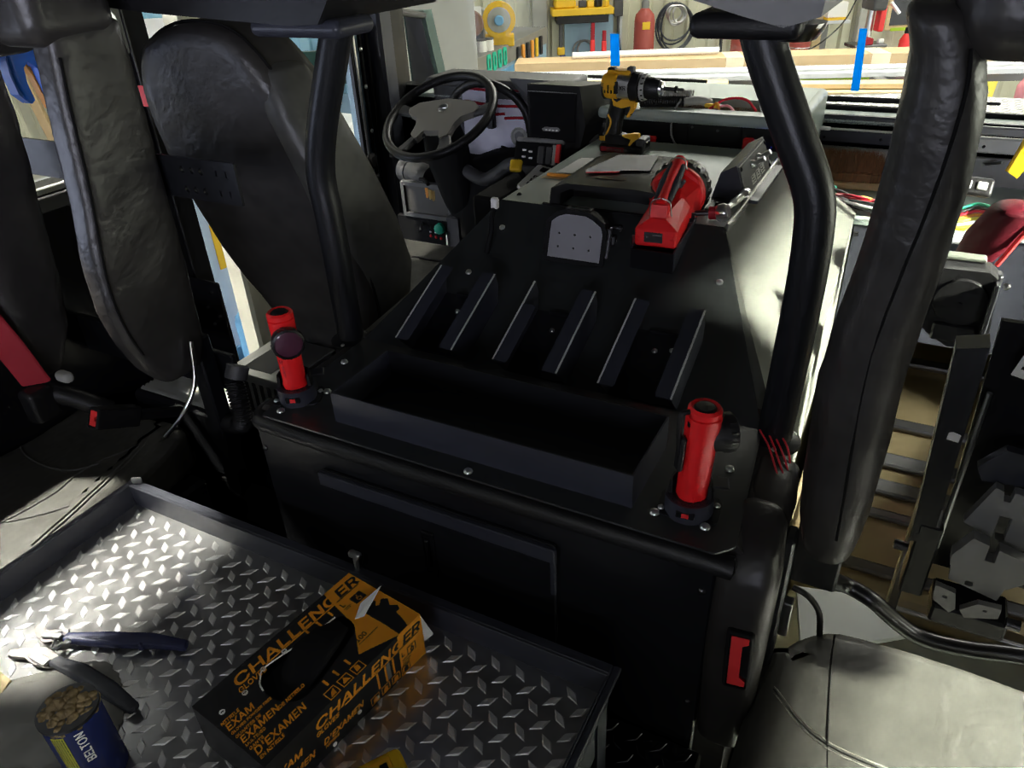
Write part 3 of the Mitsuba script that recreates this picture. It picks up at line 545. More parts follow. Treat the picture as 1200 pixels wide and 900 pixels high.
# right part of the dash with a shelf
part(t, 'slate_bar', box(-.262, .62, 2.40, 2.42, .986, 1.008, .003), 'slate_metal'); part(t, 'slate_bar', box(-.262, .62, 2.38, 2.40, .937, .972, .003), 'slate_metal')
part(t, 'bright_strip', box(-.262, .05, 2.37, 2.385, .973, .977, .001), 'light_grey_plastic'); part(t, 'clip', box(-.275, -.235, 2.362, 2.372, .972, .982, .002), 'white_plastic')
part(t, 'grey_panel', box(-.30, .62, 2.36, 2.375, .80, .930, .003), 'grey_plastic')
part(t, 'grey_bar', box(.08, .62, 2.345, 2.365, .945, .985, .004), 'light_grey_plastic'); part(t, 'grey_bar', box(.08, .62, 2.345, 2.362, .99, 1.012, .004), 'grey_plastic')
part(t, 'latch', xf(cyl((0, 0, 0), (.035, -.01, .012), .004, 8), tr(.165, 2.35, .915)), 'chrome', 40)
for x, z in ((-.25, .95), (-.10, .953), (.15, .962)): part(t, 'panel_screw', xf(screw(np.eye(4), .004), rot([1, 0, 0], 90), tr(x, 2.38 if x < 0 else 2.345, z)), 'soft_black', 40)
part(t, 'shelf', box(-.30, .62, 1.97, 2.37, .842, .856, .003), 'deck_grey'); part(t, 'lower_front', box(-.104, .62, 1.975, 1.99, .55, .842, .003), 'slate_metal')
part(t, 'rubber_stop', box(-.098, -.088, 1.965, 1.976, .815, .825), 'soft_black')
# left part: binnacle
part(t, 'binnacle_hood', cat(tube(path([(-1.475, 2.28, .86), (-1.462, 2.28, .95), (-1.43, 2.27, 1.02), (-1.36, 2.26, 1.065), (-1.28, 2.26, 1.07), (-1.21, 2.27, 1.04), (-1.165, 2.28, .985), (-1.15, 2.29, .90)], 8), .014, 12)), 'black_plastic', 60)
part(t, 'binnacle_cheek', hull([(-1.20, 2.24, 1.095), (-1.02, 2.20, 1.10), (-1.02, 2.20, .98), (-1.10, 2.23, .98), (-1.20, 2.40, 1.06), (-1.02, 2.45, 1.06), (-1.02, 2.4, .98)]), 'dark_grey_plastic', label='grey side of the instrument hood')
part(t, 'binnacle_top', rbox(-1.55, -1.02, 2.28, 2.46, 1.05, 1.078, .012, 14), 'dark_grey_plastic', 35)
part(t, 'binnacle_back', box(-1.60, -1.03, 2.40, 2.42, .72, 1.06, .004), 'black_plastic')
part(t, 'lower_cowl', wob(loft([((-1.25, 2.20, .60), (.16, 0, 0), (0, .10, 0)), ((-1.24, 2.22, .70), (.17, 0, 0), (0, .12, 0)), ((-1.22, 2.25, .80), (.16, 0, 0), (0, .13, 0))], 30, 3.5), .002, 20, 31), 'soft_black', True)
part(t, 'cowl_rim', tube(path([(-1.33, 2.12, .83), (-1.25, 2.12, .80), (-1.20, 2.12, .82), (-1.13, 2.10, .865), (-1.05, 2.08, .875)], 6), .022, 12), 'dark_grey_plastic', 60)
part(t, 'knee_panel', box(-1.62, -1.02, 2.30, 2.32, .1, .80, .004), 'soft_black')
inst = thing('instrument_panel', 'pale instrument panel behind the steering wheel, covered in clear film with red strips', 'instrument panel')
mat('film_white', proc(lambda p, n, uv: mix((.50, .48, .58), (.74, .73, .80), fbm(p.x * 25, p.y * 25, p.z * 25, 3))), .18)
part(inst, 'face', wob(box(-1.47, -1.15, 2.385, 2.395, .80, 1.05), .002, 40), 'film_white')
for a in ([(-1.46, .985), (-1.33, .975), (-1.22, .980)], [(-1.46, 1.03), (-1.35, 1.025), (-1.22, 1.03)], [(-1.30, .935), (-1.24, .94), (-1.20, .935), (-1.19, .90)], [(-1.45, .95), (-1.36, .945), (-1.30, .95)]):
    part(inst, 'red_strip', tube(path([(x, 2.382, z) for x, z in a], 5), .005, 6), 'dark_red_fabric')
part(inst, 'dark_bar', box(-1.36, -1.19, 2.37, 2.385, 1.0, 1.022, .004), 'dark_grey_plastic'); part(inst, 'dark_post', box(-1.362, -1.335, 2.36, 2.385, .90, 1.05, .004), 'black_plastic')
g = part(inst, 'gauge', xf(lathe([(.030, 0), (.034, .004), (.030, .006), (.027, .002), (0, .002)], 26), rot([1, 0, 0], 90), tr(-1.245, 2.384, .875)), 'light_grey_plastic', 40)
part(g, 'scale', xf(lathe([(.016, .002), (.019, .0035), (.016, .004)], 20), rot([1, 0, 0], 90), tr(-1.245, 2.384, .875)), 'grey_plastic', 40)
part(inst, 'wiper_stalk', tube([(-1.275, 2.30, .862), (-1.25, 2.31, .852), (-1.23, 2.33, .85)], .004, 6), 'soft_black')

# display
t = thing('display_monitor', 'black display monitor standing on the dash right of the steering wheel', 'monitor')
part(t, 'case', hull([(-1.025, 2.02, .955), (-.862, 2.02, .955), (-1.03, 2.03, 1.122), (-.868, 2.03, 1.122), (-.845, 2.02, 1.02), (-.79, 2.16, 1.03), (-.795, 2.16, 1.115), (-1.0, 2.16, 1.11), (-1.0, 2.16, .96), (-.86, 2.16, .96)]), 'black_plastic')
b = part(t, 'screen', box(-1.018, -.873, 2.013, 2.021, .972, 1.106, .003), 'black_satin')
part(b, 'button_plate', xf(ext(Polygon([(-.03, -.006), (.018, -.006), (.024, 0), (.018, .006), (-.024, .006), (-.034, 0)]), .002, fr((-.943, 2.0125, 1.005), (1, 0, 0), (0, 0, 1)))), 'grey_plastic')
for k in range(4): part(b, 'key', box(-.966 + .011 * k, -.960 + .011 * k, 2.0085, 2.0115, 1.0015, 1.005), 'white_plastic')
part(t, 'bezel_edge', cat(box(-1.02, -.87, 2.012, 2.016, 1.105, 1.107)), 'grey_plastic')

# switch panel, gear plate, parking brake
SWM = fr((-.985, 2.0, .935), (1, .05, 0), (0, .35, 1))
t = thing('rocker_panel', 'small black switch panel with white legends and a red switch under the monitor', 'switch panel')
part(t, 'plate', xf(box(-.075, .075, -.035, .035, -.01, .004, .003), SWM), 'black_satin'); part(t, 'back_strip', xf(box(-.072, .078, .030, .044, -.012, .006, .003), SWM), 'grey_plastic')
for k, x in enumerate((.002, .028)): part(t, 'rocker', xf(rbox(x, x + .02, -.028, .022, .0, .014, .004, 10), SWM), 'dark_grey_plastic', 40)
part(t, 'grey_block', xf(rbox(.045, .058, -.03, .028, 0, .010, .003, 10), SWM), 'light_grey_plastic', 40)
part(t, 'red_switch', xf(rbox(.058, .072, -.022, .030, .002, .016, .004, 10), SWM), 'bright_red', 40)
for x, z in ((-.05, .005), (-.03, .002), (-.05, -.014), (-.028, -.016)): part(t, 'legend', xf(box(x, x + .012, z, z + .005, .004, .0046), SWM), 'white_plastic')
part(t, 'mount', xf(box(-.06, .08, -.06, -.036, -.03, .0, .004), SWM), 'dark_grey_plastic')
t = thing('gear_selector_plate', 'white gear selector plate with black marks at the left edge of the deck', 'selector plate')
GM = fr((-.935, 1.885, .895), (-.16, 1, 0), (-1, -.16, .25))
part(t, 'plate', xf(ext(rrect(.21, .058, .012), .008), GM), 'white_plastic'); part(t, 'slot', xf(ext(rrect(.04, .022, .006), .001), tr(.07, 0, .008), GM), 'soft_black')
for k in range(3): part(t, 'arrow_mark', xf(cat(box(-.07 + .03 * k, -.066 + .03 * k, -.016, .012, .008, .0088), box(-.07 + .03 * k, -.052 + .03 * k, .008, .012, .008, .0088), box(-.056 + .03 * k, -.052 + .03 * k, -.004, .012, .008, .0088)), GM), 'soft_black')
part(t, 'console', box(-1.09, -.995, 1.78, 2.05, .55, .865, .008), 'soft_black')
t = thing('parking_brake_knob', 'yellow square parking brake knob on a black stem beside the white selector plate', 'knob')
part(t, 'knob', xf(rbox(-.018, .018, -.018, .018, 0, .016, .006, 14), fr((-1.035, 1.955, .905), (1, .25, .0), (-.1, .6, .8))), 'yellow_plastic', 40)
part(t, 'stem', tube([(-1.035, 1.957, .906), (-1.022, 1.978, .866), (-1.01, 2.0, .84)], .008, 10), 'soft_black', 60)

# steering wheel
n = np.array([math.sin(math.radians(-4)), -math.sin(math.radians(30)), math.cos(math.radians(30))]); n /= np.linalg.norm(n)
a = np.cross([0, 1, 0], n); WM = fr((-1.395, 2.115, .994), a, np.cross(n, a))
t = thing('steering_wheel', 'large black steering wheel with a grey four-spoke hub at the left of the dash', 'steering wheel')
th = np.linspace(0, 2 * np.pi, 72, endpoint=False)
part(t, 'rim', xf(tube(np.stack([.187 * np.cos(th), .187 * np.sin(th), 0 * th], 1), .0145, 14, closed=True), WM), 'black_plastic', True)
hubp = Polygon([(-.135, .035), (-.105, .062), (0, .078), (.105, .062), (.135, .035), (.125, .012), (.085, -.008), (.072, -.04), (.072, -.085), (.045, -.105), (.03, -.07), (-.03, -.07), (-.045, -.105), (-.072, -.085), (-.072, -.04), (-.085, -.008), (-.125, .012)]).buffer(-.006).buffer(.006)
hb = part(t, 'hub', xf(ext(hubp, .022, tr(0, 0, -.02)), WM), 'warm_grey_plastic', 30)
for s in (-1, 1):
    part(t, 'spoke', xf(loft([((s * .09, .024, -.014), (0, .024, 0), (0, 0, .010)), ((s * .13, .030, -.012), (0, .018, 0), (0, 0, .010)), ((s * .180, .04, -.004), (0, .024, 0), (0, 0, .010))], 18, 3, cap=.1), WM), 'dark_grey_plastic', 40)
    part(t, 'spoke', xf(loft([((s * .045, -.065, -.014), (.02, 0, 0), (0, 0, .010)), ((s * .07, -.115, -.012), (.02, .008, 0), (0, 0, .010)), ((s * .085, -.165, -.004), (.028, .012, 0), (0, 0, .010))], 18, 3, cap=.1), WM), 'dark_grey_plastic', 40)
em = part(hb, 'emblem', xf(lathe([(.014, 0), (.0185, .001), (.0165, .003), (.014, .0015)], 24), tr(0, .034, .002), WM), 'chrome', 40)
part(hb, 'emblem_stroke', xf(cat(xf(box(-.013, .013, -.002, .002, 0, .003), rot([0, 0, 1], 28)), box(-.013, .013, -.0022, .0005, 0, .003)), tr(0, .034, .0015), WM), 'chrome')
part(t, 'column', xf(loft([((0, -.02, -.03), (.06, 0, 0), (0, .05, 0)), ((.0, -.045, -.10), (.075, 0, 0), (0, .055, 0)), ((.02, -.11, -.24), (.06, 0, 0), (0, .05, 0)), ((.03, -.13, -.38), (.05, 0, 0), (0, .05, 0))][::-1], 24, 3), WM), 'soft_black', 60)
part(t, 'column_boot', xf(lathe([(.05, 0), (.07, .02), (.075, .05), (.05, .07)], 20), tr(-1.37, 2.20, .60)), 'dark_grey_plastic', 40)
t = thing('ignition_pod', 'grey round switch pod with hanging keys under the left of the steering wheel', 'switch pod')
part(t, 'barrel', cyl((-1.60, 2.22, .765), (-1.49, 2.18, .762), .042, 24), 'mid_black', 40); mat('mid_black', (.022, .022, .024), .5)
part(t, 'end_ring', cyl((-1.64, 2.235, .766), (-1.60, 2.22, .765), .045, 24), 'dark_grey_plastic', 40)
part(t, 'lever', tube([(-1.52, 2.15, .765), (-1.48, 2.12, .775), (-1.455, 2.10, .768)], .007, 8), 'soft_black')
for k in range(3): part(t, 'key', xf(ext(Polygon([(-.007, 0), (.007, 0), (.006, -.026), (.002, -.036), (-.004, -.034), (-.006, -.02)]), .002), fr((-1.463 + .012 * k, 2.10, .755 - .004 * k), (1, .2 * k, 0), (.1, 0, 1))), ('wire_orange', 'brass', 'brass')[k])
t = thing('fuse_panel', 'lower left dash panel with a pale plate, a green knob and small red lamps', 'control panel')
part(t, 'frame', cut(box(-1.605, -1.395, 2.14, 2.165, .625, .755, .003), box(-1.59, -1.41, 2.1, 2.15, .642, .74)), 'fuse_grey'); mat('fuse_grey', (.10, .10, .10), .5)
part(t, 'plate', box(-1.592, -1.408, 2.149, 2.157, .64, .742, .002), 'fuse_plate'); mat('fuse_plate', (.075, .07, .062), .5)
for x, z in ((-1.582, .648), (-1.418, .648)): part(t, 'plate_screw', xf(screw(np.eye(4), .004), rot([1, 0, 0], 90), tr(x, 2.149, z)), 'soft_black', 40)
part(t, 'lower_panel', box(-1.64, -1.36, 2.15, 2.17, .48, .625, .003), 'soft_black')
part(t, 'blue_side', box(-1.395, -1.345, 2.10, 2.15, .48, .66, .003), 'slate_metal')
part(t, 'green_knob', xf(lathe([(0, 0), (.020, 0), (.019, .014), (.012, .017), (0, .017)], 18), rot([1, 0, 0], 90), tr(-1.455, 2.15, .595)), 'green_plastic', 40)
part(t, 'toggle', cyl((-1.535, 2.15, .605), (-1.515, 2.11, .592), .005, 8), 'chrome', 40); part(t, 'toggle', cyl((-1.43, 2.15, .58), (-1.405, 2.11, .55), .006, 8), 'chrome', 40)
for k in range(3): part(t, 'red_lamp', xf(lathe([(0, 0), (.006, 0), (.004, .004), (0, .005)], 10), rot([1, 0, 0], 90), tr(-1.50 + .022 * k, 2.15, .56 - .002 * k)), 'bright_red', 40)
for k in range(3): part(t, 'lamp_legend', box(-1.504 + .022 * k, -1.494 + .022 * k, 2.147, 2.15, .574, .578), 'white_plastic')
# coiled microphone cord and loose wires in the well
t = thing('microphone_cord', 'black coiled microphone cord with pale flecks lying on the dash behind the drill', 'cord')
s = np.linspace(0, 1, 330); cx = np.stack([-.715 + .13 * s, 2.105 + .04 * s, 1.062 + 0 * s], 1); ph = s * 2 * np.pi * 22
part(t, 'coil', tube(cx + np.stack([0 * ph, .012 * np.cos(ph), .013 + .012 * np.sin(ph)], 1), .0034, 5), 'wire_black', True)
part(t, 'sleeve', tube(path([(-.60, 2.13, 1.075), (-.565, 2.15, 1.078), (-.535, 2.17, 1.068)], 6), .012, 10), 'light_grey_plastic', 60)
part(t, 'lead', tube(path([(-.605, 2.12, 1.085), (-.615, 2.085, 1.05), (-.612, 2.075, 1.0), (-.59, 2.075, .965), (-.575, 2.078, .955)], 6), .003, 6), 'grey_plastic', 60)
part(t, 'second_coil', tube(cx + np.stack([0 * ph, .014 + .010 * np.cos(ph + 1), .030 + .010 * np.sin(ph + 1)], 1), .0026, 5), 'light_grey_plastic', True)
rng = np.random.default_rng(4)
for i, (m, pts, lab) in enumerate([('wire_red', [(-.53, 2.14, 1.06), (-.49, 2.15, 1.085), (-.44, 2.16, 1.085), (-.41, 2.17, 1.055)], 'red wire arched over the dash top'), ('wire_orange', [(-.54, 2.15, 1.05), (-.51, 2.14, 1.075), (-.50, 2.14, 1.03)], 'orange wire beside the yellow connector on the dash top'),
        ('wire_pink', [(-.52, 2.15, 1.06), (-.48, 2.14, 1.07), (-.45, 2.13, 1.045)], 'pink wire lying in the dash well'), ('wire_white', [(-.40, 2.15, 1.10), (-.395, 2.15, 1.07), (-.385, 2.14, 1.05)], 'white wire end standing up on the dash top'),
        ('wire_green', [(-.35, 2.15, 1.05), (-.33, 2.15, 1.062), (-.30, 2.14, 1.055)], 'green wire end at the right of the dash top')]):
    single('wire', tube(path(pts, 6), .0036, 6), m, lab, 'wire', 60)
t = thing('connector', 'small yellow connector on the dash top beside the coiled cord', 'connector'); part(t, 'body', box(-.545, -.505, 2.14, 2.155, 1.062, 1.072, .002), 'yellow_plastic'); part(t, 'pins', box(-.505, -.495, 2.144, 2.151, 1.064, 1.070), 'white_plastic')
t = thing('connector', 'white plug in the dash well behind the grey switch box', 'connector'); part(t, 'body', xf(rbox(-.014, .014, -.008, .008, -.006, .006, .003, 8), rot([0, 0, 1], 20), tr(-.39, 2.13, 1.05)), 'white_plastic', 40); part(t, 'latch', xf(rbox(-.010, .012, -.005, .005, -.004, .004, .002, 8), rot([0, 0, 1], -30), tr(-.355, 2.14, 1.05)), 'white_plastic', 40)
# ------------------------------------------------------------------ right of the engine cover: shelf, wires, brush, footwell
t = thing('bench_brush', 'brown bristled bench brush with a wooden back on the right dash shelf', 'brush')
BM = fr((-.165, 2.215, .872), (1, .10, 0), (-.1, 1, .0))
part(t, 'handle', xf(rbox(-.10, .16, -.018, .018, -.014, .006, .006, 12), BM), 'cardboard', 40)
rng = np.random.default_rng(7); ms = []
for i in range(900):
    x, y = rng.uniform(-.095, .13), rng.uniform(-.013, .015); h = .075 + .012 * rng.random() - .02 * max(0, abs(x) - .07) / .03; d = rng.normal(0, .008, 2); w = .0028
    q = np.array([(x - w, y, 0), (x + w, y, 0), (x, y + w, 0), (x + d[0], y + d[1] + .03, h)]); ms.append((q, np.array([[0, 1, 3], [1, 2, 3], [2, 0, 3], [0, 2, 1]]) + 4 * i))
part(t, 'bristles', xf(trimesh.Trimesh(np.vstack([a for a, _ in ms]), np.vstack([b for _, b in ms]), process=False), BM), 'bristle', kind='stuff')
part(t, 'bristle_core', xf(box(-.085, .12, -.008, .012, .004, .03, .004), BM), 'bristle')
rng = np.random.default_rng(11)
cols = ['wire_black', 'wire_white', 'wire_black', 'wire_red', 'wire_pink', 'wire_black', 'wire_white', 'wire_red', 'wire_green', 'wire_black', 'wire_pink', 'wire_red']
words = {'wire_black': 'black', 'wire_white': 'white', 'wire_red': 'red', 'wire_pink': 'pink', 'wire_green': 'green', 'wire_orange': 'orange', 'wire_yellow': 'yellow'}
for i, m in enumerate(cols):
    o = rng.normal(0, .008, 3); f = i / len(cols)
    pts = np.array([(-.25, 2.20 - .02 * f, .872), (-.215, 2.15 - .03 * f, .875 + .012 * f), (-.16, 2.075 + .02 * f, .868 + .012 * rng.random()), (-.10, 2.01 + .05 * f, .868 + .02 * rng.random()), (-.01, 1.99 + .05 * f, .872 + .012 * f)])
    pts[1:4] += rng.normal(0, .010, (3, 3)) * [1, 1, .25]; pts[:, 2] = np.maximum(pts[:, 2], .861)
    single('shelf_wire', tube(path(pts, 7), .0050 if 'black' in m else .0036, 6), m, ('upper ', 'lower ', 'bent ', 'long ')[cols[:i].count(m)] + words[m] + ' wire in the tangle on the right dash shelf', 'wire', 60, 'tangled wires on the right dash shelf')
for i, (x, y, m) in enumerate(((-.225, 2.175, 'wire_white'), (-.185, 2.125, 'wire_green'), (-.09, 2.05, 'wire_orange'))):
    single('splice', xf(rbox(-.018, .018, -.007, .007, -.006, .006, .004, 10), fr((x, y, .884), (1, -.8, .05), (.8, 1, 0))), m, '%s splice sleeve among the wires on the right dash shelf' % words[m], 'splice', 40)
single('wire_loop', tube(path([(-.27, 2.20, .865), (-.262, 2.22, .90), (-.235, 2.21, .905), (-.225, 2.19, .88), (-.24, 2.18, .864)], 6), .006, 8), 'wire_red', 'thick red wire loop beside the brush, right of the grab tube', 'wire', 60)
single('wire_loop', tube(path([(-.275, 2.25, .88), (-.255, 2.24, .90), (-.235, 2.22, .878)], 6), .005, 8), 'wire_green', 'thick green wire bend beside the brush', 'wire', 60)
# red wires at the foot of the right tube
for i in range(4):
    single('red_wire', tube(path([(-.13, 1.10 - .02 * i, .812), (-.105, 1.06 - .02 * i, .806), (-.075 + .004 * i, 1.0 - .03 * i, .80 - .006 * i), (-.058, .93, .73), (-.056, .91, .68)], 6), .0017, 6), 'wire_red', ('first', 'second', 'third', 'fourth')[i] + ' thin red wire beside the foot of the right grab tube, counted from it', 'wire', 60, 'red wires at the right grab tube')
# wires and shelf seen through the right seat
t = thing('wiring_tray', 'white wiring tray with a curled pale edge, seen right of the narrow bolster', 'tray'); part(t, 'shelf', rbox(.09, .20, 1.95, 2.02, .832, .846, .006, 10), 'white_plastic', 40); part(t, 'lip', cyl((.08, 1.955, .838), (.20, 1.955, .838), .008, 12), 'white_plastic', 40)
for i, m in enumerate(['wire_yellow', 'wire_orange', 'wire_white', 'wire_yellow', 'wire_orange', 'wire_red', 'wire_black', 'wire_green']):
    single('harness_wire', tube(path([(.085, 1.99 + .008 * i, .858 + .006 * i), (.115, 1.975 + .006 * i, .853 + .006 * i), (.15, 1.985 + .006 * i, .858 + .007 * i), (.185, 1.99, .87 + .006 * i)], 6), .004, 6), m, ('' if i < 3 else 'rear ') + words[m] + ' wire bundled on the white tray right of the bolster', 'wire', 60, 'harness wires on the white tray')
t = thing('remote_pod', 'black pod with two pale buttons on the right dash', 'pod'); part(t, 'body', xf(rbox(-.04, .04, -.022, .022, 0, .018, .008, 12), fr((.128, 1.985, .955), (1, 0, -.05), (0, .6, .8))), 'black_plastic', 40)
for s in (-1, 1): part(t, 'button', xf(rbox(-.011, .011, -.010, .010, .016, .022, .003, 10), fr((.128 + s * .016, 1.985, .955 - s * .001), (1, 0, -.1), (0, .6, .8))), 'light_grey_plastic', 40)
t = thing('yellow_bracket', 'yellow handle at the right edge of the picture in front of the grey dash', 'handle'); part(t, 'arm', xf(ext(Polygon([(0, 0), (.02, -.012), (.034, .02), (.05, .12), (.03, .13), (.012, .05)]), .012), fr((.178, 1.90, 1.022), (1, 0, 0), (0, 0, 1))), 'yellow_plastic')
part(t, 'edge', xf(tube([(0, 0, .006), (.012, .05, .006), (.03, .13, .006)], .006, 8), fr((.178, 1.90, 1.022), (1, 0, 0), (0, 0, 1))), 'yellow_plastic', 40)
t = thing('red_housing', 'dark red rounded housing in the right footwell', 'housing'); part(t, 'shell', wob(loft([((.145, 1.72, .885), (.035, 0, 0), (0, .04, 0)), ((.165, 1.71, .94), (.045, 0, 0), (0, .05, 0)), ((.19, 1.70, 1.0), (.04, 0, 0), (0, .05, 0))], 24, 2.4), .002, 20), 'maroon_plastic', True); part(t, 'strap', tube([(.185, 1.66, .90), (.205, 1.66, .95), (.225, 1.66, 1.0)], .005, 8), 'bright_red', 40)
t = thing('belt_retractor', 'black belt retractor with a round cover in the gap right of the bolster', 'retractor')
part(t, 'case', ext(Polygon([(.06, .90), (.085, .878), (.115, .862), (.155, .868), (.168, .90), (.158, .99), (.145, 1.0), (.075, .998), (.06, .97)]).buffer(.002), .05, fr((0, 1.40, 0), (1, 0, 0), (0, 0, 1))), 'black_plastic')
c = part(t, 'round_cover', xf(lathe([(0, 0), (.042, 0), (.040, .006), (0, .007)], 28), rot([1, 0, 0], 90), tr(.116, 1.35, .945)), 'black_plastic', 40)
part(c, 'centre_pin', xf(lathe([(0, 0), (.003, 0), (.002, .002), (0, .002)], 8), rot([1, 0, 0], 90), tr(.116, 1.343, .945)), 'soft_black', 40)
part(t, 'lower_cover', box(.085, .150, 1.342, 1.351, .872, .905, .003), 'black_plastic'); part(t, 'top_shelf', box(.05, .14, 1.385, 1.41, 1.003, 1.010, .002), 'step_grey'); part(t, 'side_rail', box(.155, .163, 1.33, 1.352, .89, .99, .002), 'black_metal')
part(t, 'bolt', xf(screw(np.eye(4), .006), rot([1, 0, 0], 90), tr(.172, 1.345, .985)), 'chrome', 40); part(t, 'mount_post', box(.150, .172, 1.40, 1.43, .09, .98, .004), 'black_metal')
# bronze coloured footwell sheets
t = thing('footwell', 'bronze coloured sheet metal footwell right of the narrow bolster', 'footwell')
FM = fr((.10, 1.50, .10), (1, 0, 0), (0, .90, .44))
part(t, 'floor_sheet', xf(box(-.16, .55, 0, .80, -.01, 0, .002), FM), 'bronze_sheet')
for y, h, m in ((.05, .03, 'dark_steel'), (.20, .025, 'dark_steel'), (.27, .04, 'black_metal'), (.35, .04, 'black_metal'), (.47, .03, 'dark_steel'), (.68, .03, 'dark_steel')): part(t, 'cross_rib', xf(box(-.16, .55, y, y + h, 0, .022, .005), FM), m)
part(t, 'sill', box(-.06, .70, 1.46, 1.50, .0, .125, .006), 'bronze_sheet'); part(t, 'sill_lip', cyl((-.06, 1.46, .125), (.70, 1.46, .125), .006, 10), 'steel', 40)
part(t, 'wall_sheet', box(-.07, -.06, 1.16, 2.2, .0, .55, .002), 'bronze_sheet')
single('step_plate', box(-.055, .70, .60, 1.455, .07, .09, .004), 'step_grey', 'grey green step floor behind the cushion on the right', 'step')
# seat back frame and bottle bracket of the right seat
t = thing('bottle_bracket', 'black air bottle bracket with grey clamp plates right of the narrow bolster', 'bracket')
part(t, 'side_channel', hull([(.098, 1.02, 1.02), (.135, 1.02, 1.03), (.098, 1.06, 1.02), (.135, 1.06, 1.03), (.112, 1.0, .705), (.140, 1.0, .715), (.112, 1.03, .705), (.140, 1.03, .715)]), 'black_metal')
part(t, 'channel_end', xf(rbox(-.02, .012, -.01, .02, -.012, .012, .006, 10), tr(.13, 1.01, .715)), 'black_plastic', 40)
part(t, 'back_sheet', hull([(.14, 1.04, 1.06), (.32, 1.04, 1.06), (.155, 1.04, .64), (.33, 1.04, .64), (.14, 1.05, 1.06), (.32, 1.05, 1.06), (.155, 1.05, .64), (.33, 1.05, .64)]), 'black_satin')
part(t, 'light_block_sheet', hull([(.172, 1.045, 1.05), (.46, 1.045, 1.05), (.192, 1.045, 1.3), (.46, 1.045, 1.3), (.172, 1.055, 1.05), (.46, 1.055, 1.05), (.192, 1.055, 1.3), (.46, 1.055, 1.3)]), 'black_satin')  # unseen sheet added to keep light from the right off the bolster
part(t, 'strap_rod', cyl((.152, 1.03, .96), (.150, 1.02, .69), .004, 8), 'steel', 40)
part(t, 'sticker', hull([(.121, 1.018, .918), (.137, 1.018, .924), (.118, 1.009, .888), (.133, 1.009, .886), (.121, 1.0185, .918)]), 'white_card', label='white sticker')
def plate(pts, y0, y1, m='grey_plastic', hole=None):
    p = Polygon(pts); p = p.difference(sbox(*hole)) if hole else p
    return part(t, 'clamp_plate', xf(ext(p, abs(y1 - y0)), fr((0, max(y0, y1), 0), (1, 0, 0), (0, 0, 1))), m)
plate([(.160, .87), (.185, .905), (.25, .90), (.255, .86), (.17, .85)], .985, 1.0, 'slate_metal')
plate([(.163, .79), (.185, .858), (.195, .855), (.198, .84), (.206, .84), (.207, .856), (.262, .852), (.255, .77), (.232, .765)], .965, .98, hole=(.20, .775, .215, .815))
plate([(.158, .752), (.176, .790), (.245, .770), (.248, .735), (.232, .718), (.16, .735)], .935, .955, hole=(.196, .758, .208, .80))
plate([(.162, .735), (.232, .718), (.228, .690), (.165, .705)], .94, .95, hole=(.185, .703, .195, .711))
plate([(.150, .705), (.176, .700), (.182, .672), (.176, .662), (.152, .678)], .92, .93, hole=(.162, .686, .168, .691))
plate([(.188, .668), (.206, .688), (.234, .690), (.234, .672), (.196, .656)], .925, .935, hole=(.214, .677, .219, .681))
part(t, 'foot', box(.160, .258, .955, 1.02, .60, .635, .004), 'black_metal'); part(t, 'knob', cyl((.245, .93, .665), (.262, .93, .665), .008, 12), 'dark_steel', 40); part(t, 'upright', box(.118, .150, 1.0, 1.05, .60, .74, .003), 'black_metal')
part(t, 'side_bolt', cyl((.095, 1.02, .675), (.115, 1.02, .675), .008, 10), 'black_metal', 40)
t = thing('warning_label', 'white printed label on the black frame at the right edge of the picture', 'label'); part(t, 'card', xf(box(0, .06, -.001, 0, 0, .075), rot([0, 1, 0], 12), tr(.165, 1.015, 1.0)), 'white_card')
for k in range(5): part(t, 'print_line', xf(box(.006, .05, -.0016, -.001, .012 + .012 * k, .016 + .012 * k), rot([0, 1, 0], 12), tr(.165, 1.015, 1.0)), 'black_card')
# tread plate floor step between cart and seat
t = thing('tread_step', 'dark tread plate step low between the cart and the right cushion', 'step')
part(t, 'plate', box(-.30, -.105, .45, .77, .32, .345, .004), 'dark_steel'); part(t, 'riser', box(-.30, -.105, .45, .77, .0, .32, .003), 'black_metal')
def lozenges(x0, x1, y0, y1, z, p=.0425, la=.0172, wa=.0068, h=.0015, off=(0, 0), keep=None):
    V, F = [], []
    for i in range(int((x1 - x0) / p) + 2):
        for j in range(int((y1 - y0) / p) + 2):
            for k, (dx, dy, an) in enumerate(((0, 0, 50), (p / 2, -p / 2, -40))):
                x, y = x0 + off[0] + i * p + dx, y0 + off[1] + j * p + dy
                if not (x0 + .008 < x < x1 - .008 and y0 + .008 < y < y1 - .008) or (keep and not keep(x, y)): continue
                c, s = math.cos(math.radians(an)), math.sin(math.radians(an)); b = len(V)
                for a, w, zz in ((la, 0, 0), (0, wa, 0), (-la, 0, 0), (0, -wa, 0), (la * .84, 0, h), (0, wa * .72, h), (-la * .84, 0, h), (0, -wa * .72, h)):
                    V.append((x + c * a - s * w, y + s * a + c * w, z + zz))
                for f in ((0, 1, 5), (0, 5, 4), (1, 2, 6), (1, 6, 5), (2, 3, 7), (2, 7, 6), (3, 0, 4), (3, 4, 7), (4, 5, 6), (4, 6, 7)): F.append([b + q for q in f])
    return trimesh.Trimesh(np.array(V), np.array(F), process=False)
part(t, 'tread_pattern', lozenges(-.30, -.105, .45, .77, .345), 'dark_steel', kind='stuff')
